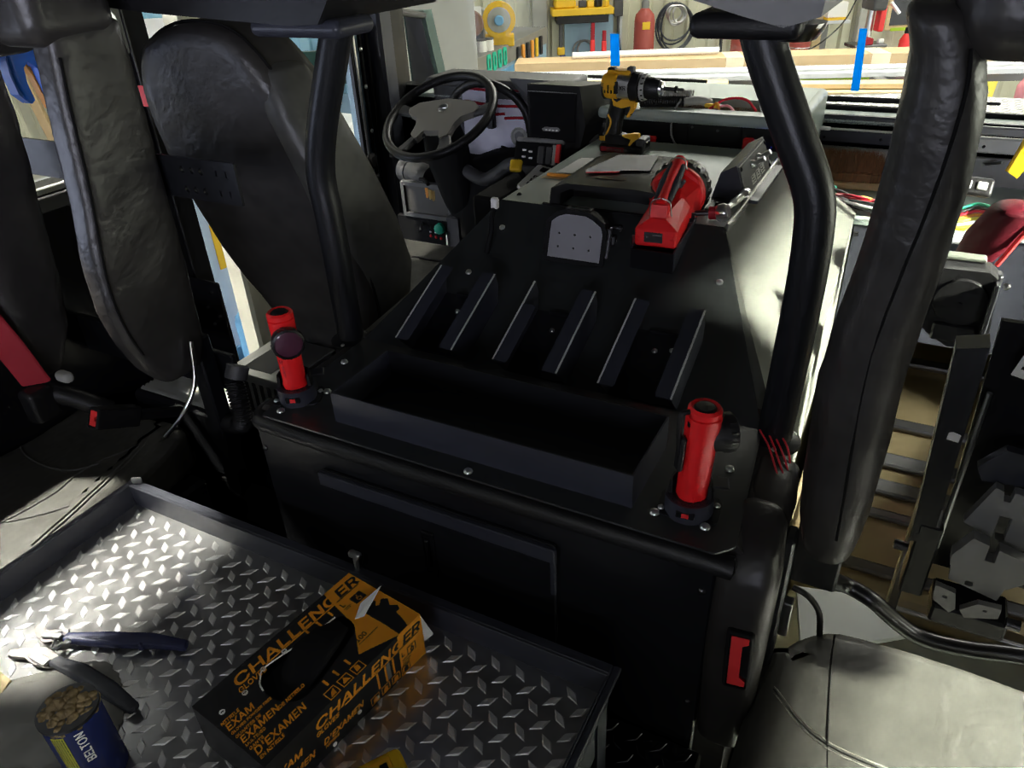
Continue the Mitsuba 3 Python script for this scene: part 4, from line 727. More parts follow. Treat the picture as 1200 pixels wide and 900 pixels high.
# ------------------------------------------------------------------ flashlights in their chargers
def torch(name, label, M):
    """Right-angle flashlight standing on the origin; its lens looks along +x."""
    t = thing(name, label, 'flashlight', 'red right-angle flashlights')
    b = loft([((0, 0, .022), (.0205, 0, 0), (0, .0205, 0)), ((0, 0, .05), (.0205, 0, 0), (0, .0205, 0)), ((0, 0, .11), (.021, 0, 0), (0, .021, 0)), ((0, 0, .160), (.0225, 0, 0), (0, .0225, 0))], 36, 2.5, cap=.15)
    part(t, 'barrel', xf(b, M), 'red_plastic', 50)
    part(t, 'top_ring', xf(lathe([(.016, .160), (.0225, .162), (.0225, .170), (.019, .174), (.0165, .171)], 30), M), 'red_plastic', 40)
    part(t, 'top_cap', xf(lathe([(.0165, .162), (.016, .170), (.012, .174), (.0, .175)], 26), M), 'black_plastic', 40)
    for a in (150, 185): part(t, 'slot', xf(cbx(.0215, 0, .150, .003, .007, .008, .001), rot([0, 0, 1], a + 40), M), 'black_satin')
    h = part(t, 'lamp_head', xf(lathe([(.0, 0), (.020, 0), (.024, .008), (.0255, .020), (.0275, .024), (.0275, .034), (.024, .036), (.0235, .030), (.0, .030)], 30), rot([0, 1, 0], 90), tr(.008, 0, .128), M), 'black_plastic', 40)
    part(h, 'reflector', xf(lathe([(.004, .006), (.012, .010), (.019, .020), (.0232, .030)], 26), rot([0, 1, 0], 90), tr(.0095, 0, .128), M), 'chrome', 40)
    part(h, 'lens', xf(lathe([(.0236, .0325), (.018, .0345), (.008, .0355), (.0, .036)], 26), rot([0, 1, 0], 90), tr(.008, 0, .128), M), 'lens_purple', 40)
    for a in range(0, 360, 30): part(h, 'head_rib', xf(cbx(.028, .0272, 0, .012, .0022, .004, .0008), rot([1, 0, 0], a), tr(.008, 0, .128), M), 'black_plastic')
    part(t, 'clip', xf(tube(path([(-.018, 0, .168), (-.032, 0, .165), (-.034, 0, .15), (-.029, 0, .11), (-.026, 0, .085)], 5), .0035, 8), M), 'black_plastic', 60)
    part(t, 'clip_plate', xf(box(-.030, -.022, -.009, .009, .075, .13, .003), M), 'black_plastic')
    for s in (-1, 1): part(t, 'foot', xf(hull([(-.004, s * .021, .036), (.006, s * .021, .036), (-.012, s * .022, .006), (.014, s * .022, .006), (-.004, s * .015, .036), (.006, s * .015, .036), (-.012, s * .016, .006), (.014, s * .016, .006)]), rot([0, 0, 1], -35), M), 'red_plastic')
    part(t, 'flame_mark', xf(ext(Polygon([(0, 0), (.004, .003), (.004, .007), (0, .013), (-.001, .008), (-.004, .006), (-.003, .002)]), .0006, fr((.0135, -.0168, .082), (.77, .64, 0), (0, 0, 1))), M), 'dark_red_fabric')
    part(t, 'moulded_lettering', txt('SAFETY', .0045, M @ fr((.0135, -.0168, .078), (0, 0, -1), (.77, .64, 0)), .0006), 'dark_red_fabric')
    c = thing('charger_base', 'dark charger cradle holding the ' + ('left' if 'left' in label else 'right') + ' red flashlight', 'charger', 'flashlight chargers')
    M0 = M; M = tr(*np.array(M)[:3, 3]) @ rot([0, 0, 1], 6 if M[0, 3] > -.5 else 28)
    p = Point(0, 0).buffer(.034, quad_segs=12).union(sbox(-.030, 0, .030, .034)).buffer(-.004).buffer(.004)
    base = cut(ext(p, .030), cyl((0, 0, .008), (0, 0, .05), .0245, 28))
    part(c, 'cradle', xf(base, M), 'slate_metal', 35)
    part(c, 'collar', xf(cut(lathe([(.026, .02), (.032, .02), (.029, .052), (.0255, .052), (.0255, .03)], 28), box(-.05, .05, -.05, -.008, .03, .08)), M), 'black_plastic', 40)
    part(c, 'tab', xf(box(.028, .052, .0, .026, .040, .044, .002), rot([0, 0, 1], 10), M), 'dark_steel')
    w = part(c, 'window', xf(box(-.013, .013, -.0345, -.028, .010, .021, .001), M), 'black_satin')
    part(w, 'charge_light', xf(cbx(.0, -.0347, .0155, .010, .001, .008, .0005), M), 'bright_red')
    part(c, 'flange', xf(ext(rrect(.085, .06, .012), .003, tr(0, .004, 0)), M), 'black_metal')
    for x, y in ((-.037, -.012), (.037, .016)): part(c, 'flange_bolt', xf(screw(tr(x, y, .003), .005), M), 'chrome', 40)
mat('lens_purple', (.06, .012, .03), .06, clearcoat=1.0)
torch('flashlight', 'red right-angle flashlight standing at the right end of the open tray, lens turned away', tr(-.181, .822, .8004) @ rot([0, 0, 1], 40) @ rot([0, 1, 0], 3))
torch('flashlight', 'red right-angle flashlight standing left of the open tray, its round lens facing the camera', tr(-.900, .822, .8004) @ rot([0, 0, 1], -38) @ rot([0, 1, 0], -1))

# ------------------------------------------------------------------ charging dock with a grey face
DM = fr((-.577, 1.318, .920), (.121, .02, -0.008), (-.01, .22, 1.0))     # x along the face, y up, z towards the camera
t = thing('charging_dock', 'black charging dock with a grey face plate and six holes, standing on the sloping plate', 'dock')
op = Polygon([(-.062, 0), (.062, 0), (.062, .066), (.055, .084), (.035, .097), (.018, .104), (-.026, .104), (-.045, .096), (-.060, .082)]).buffer(-.006).buffer(.006)
part(t, 'housing', xf(ext(op, .052, tr(0, 0, -.052)), DM), 'black_plastic', 25)
fp = op.buffer(-.0075)
holes = [Point(x, y).buffer(.0024, quad_segs=4) for y in (.030, .057) for x in (-.034, -.002, .030)]
for h in holes: fp = fp.difference(h)
part(t, 'face_plate', xf(ext(fp, .0025, tr(0, 0, .0005)), DM), 'grey_face')
mat('grey_face', (.16, .155, .17), .45)
part(t, 'rim', xf(ext(op.buffer(.002).difference(op.buffer(-.0070)), .006, tr(0, 0, 0)), DM), 'soft_black', 25)
part(t, 'green_window', xf(box(-.024, .016, .099, .1060, -.044, -.014, .002), DM), 'green_glass'); mat('green_glass', (.01, .05, .04), .12)
part(t, 'window_frame', xf(cut(box(-.030, .022, .098, .1085, -.049, -.008, .002), box(-.024, .016, .09, .12, -.0435, -.0145)), DM), 'dark_grey_plastic')
for k in range(3): part(t, 'side_rib', xf(box(.060, .068, .012, .075 - .012 * k, -.018 - .016 * k, -.013 - .016 * k, .001), DM), 'dark_grey_plastic')
part(t, 'arm_frame', xf(tube([(.060, .01, -.03), (.064, .075, -.035), (.066, .070, -.095), (.066, .018, -.07), (.062, .008, -.04)], .0028, 6), DM), 'steel')
part(t, 'arm_frame', xf(tube([(.072, .018, -.03), (.078, .07, -.085), (.078, .066, -.10), (.074, .010, -.045)], .0022, 6), DM), 'steel')
part(t, 'contact_block', xf(rbox(.056, .074, .022, .058, -.075, -.045, .004, 10), DM), 'black_plastic', 40); part(t, 'label_plate', xf(box(.0745, .0752, .032, .05, -.07, -.052), DM), 'light_grey_plastic'); part(t, 'pivot', xf(cyl((.058, .068, -.09), (.078, .068, -.09), .008, 12), DM), 'black_plastic', 40)
part(t, 'side_clip', xf(box(.0625, .0645, .018, .052, -.012, -.008), DM), 'chrome'); part(t, 'rear_body', xf(rbox(-.05, .055, 0, .07, -.10, -.028, .01, 12), DM), 'black_plastic', 40)

# ------------------------------------------------------------------ red hand lamp in its rack
LF = fr((-.414, 1.342, .968), (1, .085, 0), (-.085, 1, .0))
t = thing('lamp_rack', 'black folded metal rack under the red hand lamp on the sloping plate', 'rack')
part(t, 'end_plate', box(-.458, -.372, 1.330, 1.333, .924, .965), 'black_satin')
part(t, 'side_plate', hull([(-.374, 1.333, .927), (-.374, 1.333, .968), (-.374, 1.475, .990), (-.374, 1.475, .972), (-.371, 1.333, .927), (-.371, 1.333, .968), (-.371, 1.475, .990), (-.371, 1.475, .972)]), 'slate_metal')
part(t, 'side_plate', hull([(-.459, 1.333, .927), (-.459, 1.333, .968), (-.459, 1.475, .990), (-.459, 1.475, .972), (-.456, 1.333, .927), (-.456, 1.333, .968), (-.456, 1.475, .990), (-.456, 1.475, .972)]), 'slate_metal')
part(t, 'platform', box(-.456, -.374, 1.333, 1.36, .955, .958), 'black_satin'); part(t, 'latch', box(-.463, -.459, 1.345, 1.352, .955, .985, .001), 'chrome')
part(t, 'back_plate', box(-.456, -.374, 1.47, 1.474, .972, 1.0), 'black_satin')
t = thing('hand_lamp', 'big red hand lamp with a carrying handle in the black rack on the slope', 'hand lamp')
body = man(m3.Manifold.batch_hull([toman(x) for x in (box(-.041, .041, .0, .012, .0, .038, .004), box(-.041, .041, .13, .15, .004, .05, .004), box(-.016, .016, .012, .03, .04, .056, .004), box(-.03, .03, .15, .17, .03, .066, .004))]))
part(t, 'case', xf(body, LF), 'red_plastic')
part(t, 'shoulder', xf(hull([(-.041, .10, .03), (.041, .10, .03), (-.052, .178, .0), (.052, .178, .0), (-.050, .178, .075), (.050, .178, .075), (-.02, .10, .055), (.02, .10, .055), (-.015, .178, .095), (.015, .178, .095)]), LF), 'red_plastic')
part(t, 'rear_post', xf(hull([(x, y, z) for x in (-.016, .016) for y, z in ((.014, .05), (.034, .05), (.020, .078), (.040, .080))]), LF), 'red_plastic')
part(t, 'front_post', xf(hull([(x, y, z) for x in (-.015, .015) for y, z in ((.165, .07), (.188, .07), (.185, .118), (.20, .116))]), LF), 'red_plastic')
hd = part(t, 'handle', xf(tube([(0, .03, .074), (0, .06, .084), (0, .12, .103), (0, .19, .118)], [.012, .010, .010, .012], 14), LF), 'red_plastic', 60)
for s in (-1, 1):
    part(hd, 'grip_strip', xf(tube([(s * .012, .045, .078), (s * .013, .10, .095), (s * .012, .165, .113)], [.006, .0085, .006], 10), LF), 'grey_rubber', 60)
    part(hd, 'wire_clip', xf(tube(path([(s * .002, .030, .088), (s * .017, .032, .081), (s * .020, .034, .062), (s * .021, .036, .05)], 5), .0014, 6), LF), 'steel', 60)
part(hd, 'wire_band', xf(tube(path([(-.019, .172, .106), (-.012, .170, .126), (.012, .170, .126), (.019, .172, .106)], 5), .0014, 6), LF), 'steel', 60)
rg = part(t, 'lens_ring', xf(lathe([(.0, -.004), (.055, -.004), (.059, .002), (.059, .014), (.054, .020), (.0, .020)], 40), rot([1, 0, 0], -90), tr(0, .178, .048), LF), 'red_plastic', 40)
part(t, 'lens_housing', xf(lathe([(.0, .018), (.057, .018), (.061, .026), (.061, .058), (.056, .066), (.05, .066), (.0, .058)], 40), rot([1, 0, 0], -90), tr(0, .178, .048), LF), 'black_plastic', 40)
for k in range(20): part(t, 'housing_rib', xf(cbx(0, .061, .042, .012, .006, .028, .002), rot([0, 0, 1], 18 * k), rot([1, 0, 0], -90), tr(0, .178, .048), LF), 'black_satin')
part(t, 'glass', xf(lathe([(.05, .0665), (.03, .07), (.0, .0715)], 30), rot([1, 0, 0], -90), tr(0, .178, .048), LF), 'clear_glass', 40)
pl = part(t, 'rating_label', xf(box(-.022, .014, -.0012, .0, .010, .030, .0005), LF), 'black_card'); part(pl, 'print_line', xf(box(-.006, .012, -.0016, -.0011, .024, .026), LF), 'grey_plastic'); part(pl, 'print_line', xf(box(-.018, -.014, -.0016, -.0011, .019, .022), LF), 'grey_plastic')
for s in (-1, 1): part(t, 'case_screw', xf(screw(np.eye(4), .004), rot([1, 0, 0], 90), tr(s * .033, 0, .018 + .002 * s), LF), 'red_plastic', 40)
part(t, 'toggle', xf(tube([(.018, .12, .085), (.026, .115, .10)], .004, 8), LF), 'dark_grey_plastic')

# ------------------------------------------------------------------ switch box, ratchet, papers
t = thing('switch_box', 'grey wedge shaped switch box on the deck with toggle switches on its sloping face', 'switch box')
A = [(-.383, 1.635, .981), (-.308, 1.635, .981), (-.368, 1.635, 1.038), (-.336, 1.635, 1.056)]
part(t, 'case', hull(A + [(x, 1.90, z) for x, _, z in A]), 'slate_metal')
n_ = np.array([.075, 0, .028]); n_ /= np.linalg.norm(n_)
PM = fr((-.322, 1.635, 1.0185), (0, 1, 0), (-.028, 0, .075))
part(t, 'face_plate', xf(box(.006, .258, -.034, .034, .0, .003, .001), PM), 'dark_grey_plastic')
for x in (.014, .25):
    for y in (-.027, .027): part(t, 'corner_screw', xf(screw(tr(x, y, .003), .0045), PM), 'soft_black', 40)
for x in (.105, .165):
    s_ = part(t, 'toggle_base', xf(lathe([(0, .003), (.009, .003), (.009, .008), (.006, .012), (0, .012)], 16), tr(x, .014, 0), PM), 'chrome', 40); part(s_, 'lever', xf(tube([(x, .014, .010), (x - .003, .020, .034)], [.004, .006], 10), PM), 'chrome', 60)
for x in (.075, .12, .165): part(t, 'legend', xf(box(x, x + .034, -.026, -.006, .003, .0036), PM), 'light_grey_plastic')
for k in range(3):
    for r in range(3): part(t, 'legend_line', xf(box(.079 + .045 * k, .104 + .045 * k - .006 * r, -.022 + .006 * r, -.020 + .006 * r, .0036, .0040), PM), 'soft_black')
part(t, 'mount_strip', box(-.315, -.283, 1.64, 1.93, .976, .9835, .001), 'slate_metal'); part(t, 'foot', box(-.375, -.33, 1.55, 1.635, .981, .984, .001), 'black_metal'); part(t, 'foot_knob', xf(lathe([(0, 0), (.009, 0), (.007, .008), (0, .010)], 12), tr(-.352, 1.58, .984)), 'black_plastic', 40)
t = thing('ratchet_wrench', 'chrome ratchet wrench with a dark red socket lying at the right edge of the deck', 'wrench')
part(t, 'handle', tube(path([(-.323, 1.520, 1.0), (-.318, 1.56, 1.001), (-.309, 1.61, 1.003), (-.307, 1.632, 1.003)], 5), [.006] * 5 + [.008] * 5 + [.011] * 5 + [.010], 14), 'chrome', 60)
part(t, 'head', xf(lathe([(0, -.012), (.016, -.012), (.018, -.006), (.018, .006), (.014, .012), (0, .012)], 24), rot([0, 1, 0], 70), tr(-.325, 1.502, .998)), 'chrome', 40)
part(t, 'socket', cyl((-.332, 1.500, .997), (-.352, 1.497, .995), .013, 20), 'dark_red_fabric', 40); part(t, 'extension', cyl((-.352, 1.497, .995), (-.395, 1.492, .99), .0055, 12), 'dark_steel', 40)
def paper(name, label, pts, z, m='paper', cat_='paper', curl=.004):
    p = np.array(pts); u_ = np.linspace(0, 1, 9); G = np.array([[(1 - a) * ((1 - b) * p[0] + b * p[1]) + a * ((1 - b) * p[3] + b * p[2]) for b in u_] for a in u_]).reshape(-1, 2)
    zz = z + curl * meshkit.fbm(np.column_stack([G * 14, G[:, 0] * 0 + z * 90]), 2)
    i, j = np.meshgrid(np.arange(8), np.arange(8), indexing='ij'); q = np.stack([i * 9 + j, i * 9 + j + 1, i * 9 + j + 10, i * 9 + j + 9], -1).reshape(-1, 4); F = np.vstack([q[:, [0, 1, 2]], q[:, [0, 2, 3]]])
    top = np.column_stack([G, zz + .0006]); bot = np.column_stack([G, zz])
    b_ = np.array([k for k in range(8)] + [8 + 9 * k for k in range(8)] + [80 - k for k in range(8)] + [72 - 9 * k for k in range(8)])
    S = np.vstack([np.stack([b_, np.roll(b_, -1), np.roll(b_, -1) + 81], 1), np.stack([b_, np.roll(b_, -1) + 81, b_ + 81], 1)])
    return single(name, trimesh.Trimesh(np.vstack([top, bot]), np.vstack([F, F[:, ::-1] + 81, S[:, ::-1]]), process=False), m, label, cat_, False)
paper('paper', 'white sheet of paper on the deck left of the black vent hood', [(-.785, 1.69), (-.722, 1.70), (-.69, 1.85), (-.775, 1.83)], .982)
paper('paper', 'white sheet of paper lying over the vent hood behind the red lamp', [(-.65, 1.555), (-.515, 1.600), (-.535, 1.722), (-.625, 1.700)], 1.0362)
paper('paper_slip', 'white slip with a red edge under the sheet on the vent hood', [(-.645, 1.545), (-.575, 1.572), (-.58, 1.60), (-.65, 1.575)], 1.0352, 'white_card')
single('slip_edge', xf(box(0, .074, -.0035, .0035, 0, .002, .0005), fr((-.645, 1.547, 1.0362), (.07, .027, 0), (-.027, .07, 0))), 'bright_red', 'red strip along the front of the white slip on the vent hood', 'strip')
single('pencil', xf(rbox(0, .115, -.004, .004, 0, .008, .003, 8), fr((-.795, 1.66, .983), (1, .06, 0), (-.06, 1, 0))), 'wire_orange', 'flat orange pencil on the pale slip at the left edge of the deck', 'pencil', 40)
paper('note', 'cream slip of paper under the orange pencil', [(-.805, 1.645), (-.68, 1.655), (-.685, 1.70), (-.80, 1.69)], .9812, 'wood_pale', 'paper', .001)

# ------------------------------------------------------------------ cordless drill standing on its battery
D = fr((-.698, 1.945, .981), (1, -.02, 0), (.02, 1, 0))
t = thing('cordless_drill', 'yellow and black cordless drill standing upright on its battery at the front of the deck', 'drill')
part(t, 'motor_housing', xf(loft([((-.062, 0, .166), (0, .022, 0), (0, 0, .026)), ((-.05, 0, .166), (0, .030, 0), (0, 0, .033)), ((-.02, 0, .166), (0, .032, 0), (0, 0, .034))], 26, 3, cap=.25), D), 'tool_yellow', 50)
part(t, 'end_cap', xf(loft([((-.066, 0, .16), (0, .018, 0), (0, 0, .024)), ((-.058, 0, .16), (0, .026, 0), (0, 0, .030))], 24, 3, cap=.2), D), 'black_plastic', 50)
for k in range(4): part(t, 'vent_slot', xf(box(-.052 + .009 * k, -.048 + .009 * k, -.0325, -.030, .150, .158 + .012 * (k % 2), .0006), D), 'black_satin')
part(t, 'top_shell', xf(box(-.05, .012, -.020, .020, .194, .204, .004), D), 'tool_yellow'); part(t, 'speed_switch', xf(rbox(-.052, -.032, -.012, .012, .195, .209, .004, 10), D), 'black_plastic', 40); part(t, 'gear_slider', xf(rbox(.0, .018, -.010, .010, .196, .212, .004, 10), D), 'dark_grey_plastic', 40)
part(t, 'gear_case', xf(loft([((-.022, 0, .166), (0, .031, 0), (0, 0, .032)), ((.016, 0, .164), (0, .031, 0), (0, 0, .031))], 26, 3, cap=.1), D), 'brushed', 50)
part(t, 'case_mark', txt('XR', .010, D @ fr((-.012, -.0318, .160), (1, 0, 0), (0, 0, 1)), .001), 'dark_steel'); part(t, 'case_vent', xf(box(-.022, -.014, -.033, -.030, .150, .180, .002), D), 'black_plastic')
X = lambda prof, x0, z=.163: xf(lathe(prof, 30), rot([0, 1, 0], 90), tr(x0, 0, z), D)
part(t, 'collar', X([(.0, 0), (.033, 0), (.037, .006), (.036, .024), (.030, .028), (0, .028)], .012), 'black_plastic', 40)
part(t, 'clutch_ring', X([(.0, 0), (.032, 0), (.033, .004), (.030, .012), (0, .012)], .040), 'light_grey_plastic', 40)
for k in range(14): part(t, 'clutch_mark', xf(cbx(.0, .0325, .008, .003, .0015, .006), rot([0, 0, 1], k * 360 / 14), rot([0, 1, 0], 90), tr(.040, 0, .163), D), 'black_satin')
ck = part(t, 'chuck', X([(.0, 0), (.026, 0), (.027, .004), (.025, .024), (.020, .036), (0, .036)], .052), 'black_plastic', 40)
part(ck, 'chuck_nose', X([(.0, 0), (.019, 0), (.017, .006), (.010, .010), (0, .010)], .088), 'chrome', 40)
bt = part(t, 'bit', X([(.0, 0), (.0045, 0), (.0045, .03), (.0035, .04), (.0035, .052), (.0, .056)], .095), 'dark_steel', 40); part(bt, 'bit_collar', X([(.0, 0), (.008, 0), (.008, .005), (0, .005)], .127), 'black_satin', 40)
part(t, 'handle', xf(loft([((-.038, 0, .028), (.024, 0, 0), (0, .017, 0)), ((-.034, 0, .07), (.022, 0, 0), (0, .017, 0)), ((-.024, 0, .115), (.022, 0, 0), (0, .018, 0)), ((-.018, 0, .14), (.026, 0, 0), (0, .020, 0))], 24, 3, cap=.05), D), 'black_plastic', 50)
part(t, 'grip_accent', xf(tube(path([(-.045, -.017, .095), (-.036, -.0185, .075), (-.048, -.0175, .045), (-.055, -.0165, .035)], 6), .0026, 6), D), 'tool_yellow', 60)
part(t, 'neck', xf(hull([(x, s * .019, z) for s in (-1, 1) for x, z in ((-.035, .136), (.03, .134), (.026, .122), (-.008, .112), (-.03, .118))]), D), 'tool_yellow')
part(t, 'trigger_guard', xf(ext(Polygon([(.012, .128), (.026, .126), (.024, .112), (.008, .088), (.003, .09), (.014, .112)]), .020, D @ fr((0, .01, 0), (1, 0, 0), (0, 0, 1)) if False else fr((0, .01, 0), (1, 0, 0), (0, 0, 1))), D), 'tool_yellow')
part(t, 'trigger', xf(rbox(-.004, .014, -.009, .009, .092, .122, .005, 12), D), 'black_plastic', 40)
part(t, 'foot', xf(loft([((-.008, 0, .012), (.058, 0, 0), (0, .030, 0)), ((-.012, 0, .030), (.052, 0, 0), (0, .026, 0)), ((-.03, 0, .044), (.028, 0, 0), (0, .020, 0))], 26, 3.5, cap=.05), D), 'black_plastic', 50)
bat = part(t, 'battery', xf(rbox(-.062, .058, -.034, .034, .0, .022, .006, 14), D), 'black_plastic', 40)
part(bat, 'red_band', xf(box(-.058, .010, -.0352, -.033, .004, .016, .001), D), 'dark_red_fabric'); part(bat, 'rating_text', txt('20V MAX XR', .007, D @ fr((-.040, -.0354, .0065), (1, 0, 0), (0, 0, 1)), .0005), 'grey_plastic')
part(bat, 'front_block', xf(rbox(.036, .062, -.026, .026, .002, .040, .006, 12), D), 'dark_grey_plastic', 40); part(bat, 'release_window', xf(box(.046, .0635, -.016, .016, .014, .032, .002), D), 'black_satin')
part(t, 'yellow_hook', xf(ext(Polygon([(.0, .046), (.03, .054), (.046, .054), (.048, .044), (.040, .038), (.030, .030), (.022, .018), (.020, .024), (.026, .038), (.010, .042)]), .014, fr((0, -.016, 0), (1, 0, 0), (0, 0, 1))), D), 'tool_yellow')
part(t, 'badge', xf(box(-.062, -.046, -.0325, -.030, .030, .042, .001), D), 'tool_yellow')
# ------------------------------------------------------------------ tread plate cart in the foreground
CX0, CX1, CY0, CY1 = -1.247, -.232, -.12, .662
t = thing('tread_plate_cart', 'cart top of bare tread plate inside a dark sheet metal rim, in the foreground', 'cart')
pl = part(t, 'plate', box(CX0 + .004, CX1 - .004, CY0 + .004, CY1 - .004, .548, .553), 'tread_alu')
for nm, b in (('far_rim', (CX0, CX1, CY1 - .004, CY1)), ('near_rim', (CX0, CX1, CY0, CY0 + .004))): part(t, nm, box(*b, .535, .600, .001), 'slate_metal')
for nm, b in (('left_rim', (CX0, CX0 + .004, CY0 + .004, CY1 - .004)), ('right_rim', (CX1 - .004, CX1, CY0 + .004, CY1 - .004))): part(t, nm, box(*b, .535, .600, .001), 'slate_metal')
part(t, 'far_lip', box(CX0, CX1, CY1, CY1 + .018, .594, .600, .002), 'slate_metal'); part(t, 'right_lip', box(CX1, CX1 + .012, CY0, CY1 + .018, .594, .600, .002), 'slate_metal'); part(t, 'left_lip', box(CX0 - .012, CX0, CY0, CY1 + .018, .594, .600, .002), 'slate_metal')
for x in (CX0 + .02, CX1 - .02):
    for y in (CY0 + .02, CY1 - .015): part(t, 'leg', cat(box(x - .018, x + .018, y + .012, y + .016, .0, .548), box(x + (.014 if x > -.5 else -.018), x + (.018 if x > -.5 else -.014), y - .02, y + .012, .0, .548)), 'slate_metal')
part(t, 'apron', box(CX1 - .004, CX1, CY0, CY1 - .05, .47, .535, .001), 'slate_metal')
part(pl, 'tread_pattern', lozenges(CX0 + .004, CX1 - .004, CY0 + .004, CY1 - .004, .553, off=(.0065, .0105)), 'tread_crest', kind='stuff')
part(t, 'wing_nut', cat(xf(box(-.010, .010, -.003, .003, 0, .014, .002), rot([0, 0, 1], 30), tr(-1.235, .672, .600))), 'steel')
k = thing('rim_clip', 'small chrome clip standing on the far rim of the cart beside the glove box', 'clip'); part(k, 'pin', cyl((-.688, .672, .6), (-.688, .672, .632), .005, 10), 'chrome', 40); part(k, 'head', xf(rbox(-.012, .012, -.006, .006, 0, .012, .004, 10), tr(-.688, .672, .628)), 'chrome', 40)

# ------------------------------------------------------------------ torn glove box
gx = np.array([.139, .990, 0]); GB = fr((-.707, .343, .553), gx, (-.990, .139, 0)); LB, WB, HB_ = .290, .152, .087
t = thing('glove_box', 'torn orange and black cardboard box of disposable gloves on the tread plate', 'box')
hole = Polygon(path([(.070, -.060), (.078, -.044), (.098, -.032), (.164, -.044), (.215, -.050), (.224, -.066), (.216, -.090), (.19, -.10), (.116, -.117), (.085, -.112), (.070, -.085), (.070, -.060)], 3)).buffer(0)
topO = Polygon([(.236, 0), (LB, 0), (LB, -WB), (.242, -WB), (.186, -.128), (.220, -.084), (.226, -.050)]).difference(hole)
top_all = Polygon([(0, 0), (LB, 0), (LB, -WB), (0, -WB)]).difference(hole)
part(t, 'top_black', xf(ext(top_all.difference(topO.buffer(1e-5)), .0012, tr(0, 0, HB_ - .0012)), GB), 'black_card'); part(t, 'top_orange', xf(ext(topO, .0012, tr(0, 0, HB_ - .0012)), GB), 'orange_card')
fO = Polygon([(.236, 0), (LB, 0), (LB, HB_ - .0015), (.240, HB_ - .0015)]); fA = Polygon([(0, 0), (.236, 0), (.240, HB_ - .0015), (0, HB_ - .0015)])
FF = fr((0, -WB + .0012, 0), (1, 0, 0), (0, 0, 1))
part(t, 'side_black', xf(ext(fA, .0012, FF), GB), 'black_card'); part(t, 'side_orange', xf(ext(fO, .0012, FF), GB), 'orange_card')
part(t, 'far_side', xf(box(0, LB, -.0012, 0, 0, HB_ - .0015), GB), 'black_card'); part(t, 'end_orange', xf(box(LB - .0012, LB, -WB + .0014, -.0014, 0, HB_ - .0015), GB), 'orange_card'); part(t, 'end_black', xf(box(0, .0012, -WB + .0014, -.0014, 0, HB_ - .0015), GB), 'black_card'); part(t, 'bottom', xf(box(.0014, LB - .0014, -WB + .0014, -.0014, .0, .0012), GB), 'black_card')
part(t, 'inner_gloves', xf(wob(rbox(.03, .25, -.135, -.02, .004, .074, .02, 16), .006, 30, 3), GB), 'soft_black', True)
part(t, 'pulled_glove', xf(wob(loft([((.10, -.075, .066), (0, .030, 0), (0, 0, .010)), ((.14, -.07, .082), (0, .034, 0), (0, 0, .012)), ((.18, -.068, .086), (0, .026, 0), (0, 0, .012)), ((.212, -.064, .082), (0, .014, 0), (0, 0, .008))], 24, 2.2), .007, 40, 9), GB), 'soft_black', True)
part(t, 'torn_edge', xf(tube(path([(.070, -.062, HB_), (.073, -.052, HB_ + .002), (.080, -.043, HB_ + .0005), (.098, -.0325, HB_), (.164, -.0445, HB_), (.214, -.050, HB_ + .001)], 5), .0012, 5), GB), 'white_card', 60)
part(t, 'torn_flap', xf(hull([(.228, -.077, HB_), (.240, -.085, HB_), (.262, -.072, HB_ + .004), (.290, -.072, HB_ + .012), (.292, -.0725, HB_ + .012), (.252, -.066, HB_ + .006), (.229, -.077, HB_ + .001)]), GB), 'white_card')
part(t, 'end_flap', xf(hull([(LB, -WB + .004, .02), (LB, -WB + .004, HB_ - .002), (LB + .016, -WB - .006, .030), (LB + .001, -WB + .003, .02), (LB + .001, -WB + .003, HB_ - .002), (LB + .017, -WB - .005, .03)]), GB), 'white_card')
hand = Polygon([(.246, -.083), (.249, -.072), (.262, -.066), (.270, -.078), (.262, -.085), (.268, -.090), (.279, -.083), (.284, -.090), (.276, -.102), (.283, -.112), (.280, -.118), (.272, -.118), (.268, -.135), (.262, -.152), (.246, -.152), (.247, -.12)]).buffer(.002).buffer(-.001).intersection(Polygon([(0, 0), (LB, 0), (LB, -WB), (0, -WB)]).buffer(-.001))
ZT = HB_; TT = .0005
part(t, 'hand_print', xf(ext(hand, TT, tr(0, 0, ZT)), GB), 'black_card')
def tx(s, x, y, h, m='orange_card', sx=1.0, sh=.25, bold=True, face=0, name='lettering'):
    M = GB @ (tr(x, y, ZT) if face == 0 else fr((x, -WB, y), (1, 0, 0), (0, 0, 1))); return part(t, name, txt(s, h, M, TT, bold, sh, sx), m)
w0 = meshkit.text_mesh('CHALLENGER', .0185, .001, True).extents[0]
W2 = (.232 - .052) / w0 * .96
def title(x, y, h, total, face):
    wl = lambda s: meshkit.text_mesh(s, h, .001, True).extents[0]
    k = total / (wl('CHALLENG') + wl('ER') + .12 * h); tx('CHALLENG', x, y, h, sx=k, face=face); tx('ER', x + k * (wl('CHALLENG') + .12 * h), y, h, 'black_card', sx=k, face=face)
title(.051, -.0275, .0175, .232, 0)
part(t, 'title_rule', xf(box(.100, .232, -.0310, -.0290, ZT, ZT + TT), GB), 'orange_card'); part(t, 'title_rule', xf(box(.236, .282, -.0305, -.0290, ZT, ZT + TT), GB), 'black_card')
tx('GLOVES', .049, -.039, .0085)
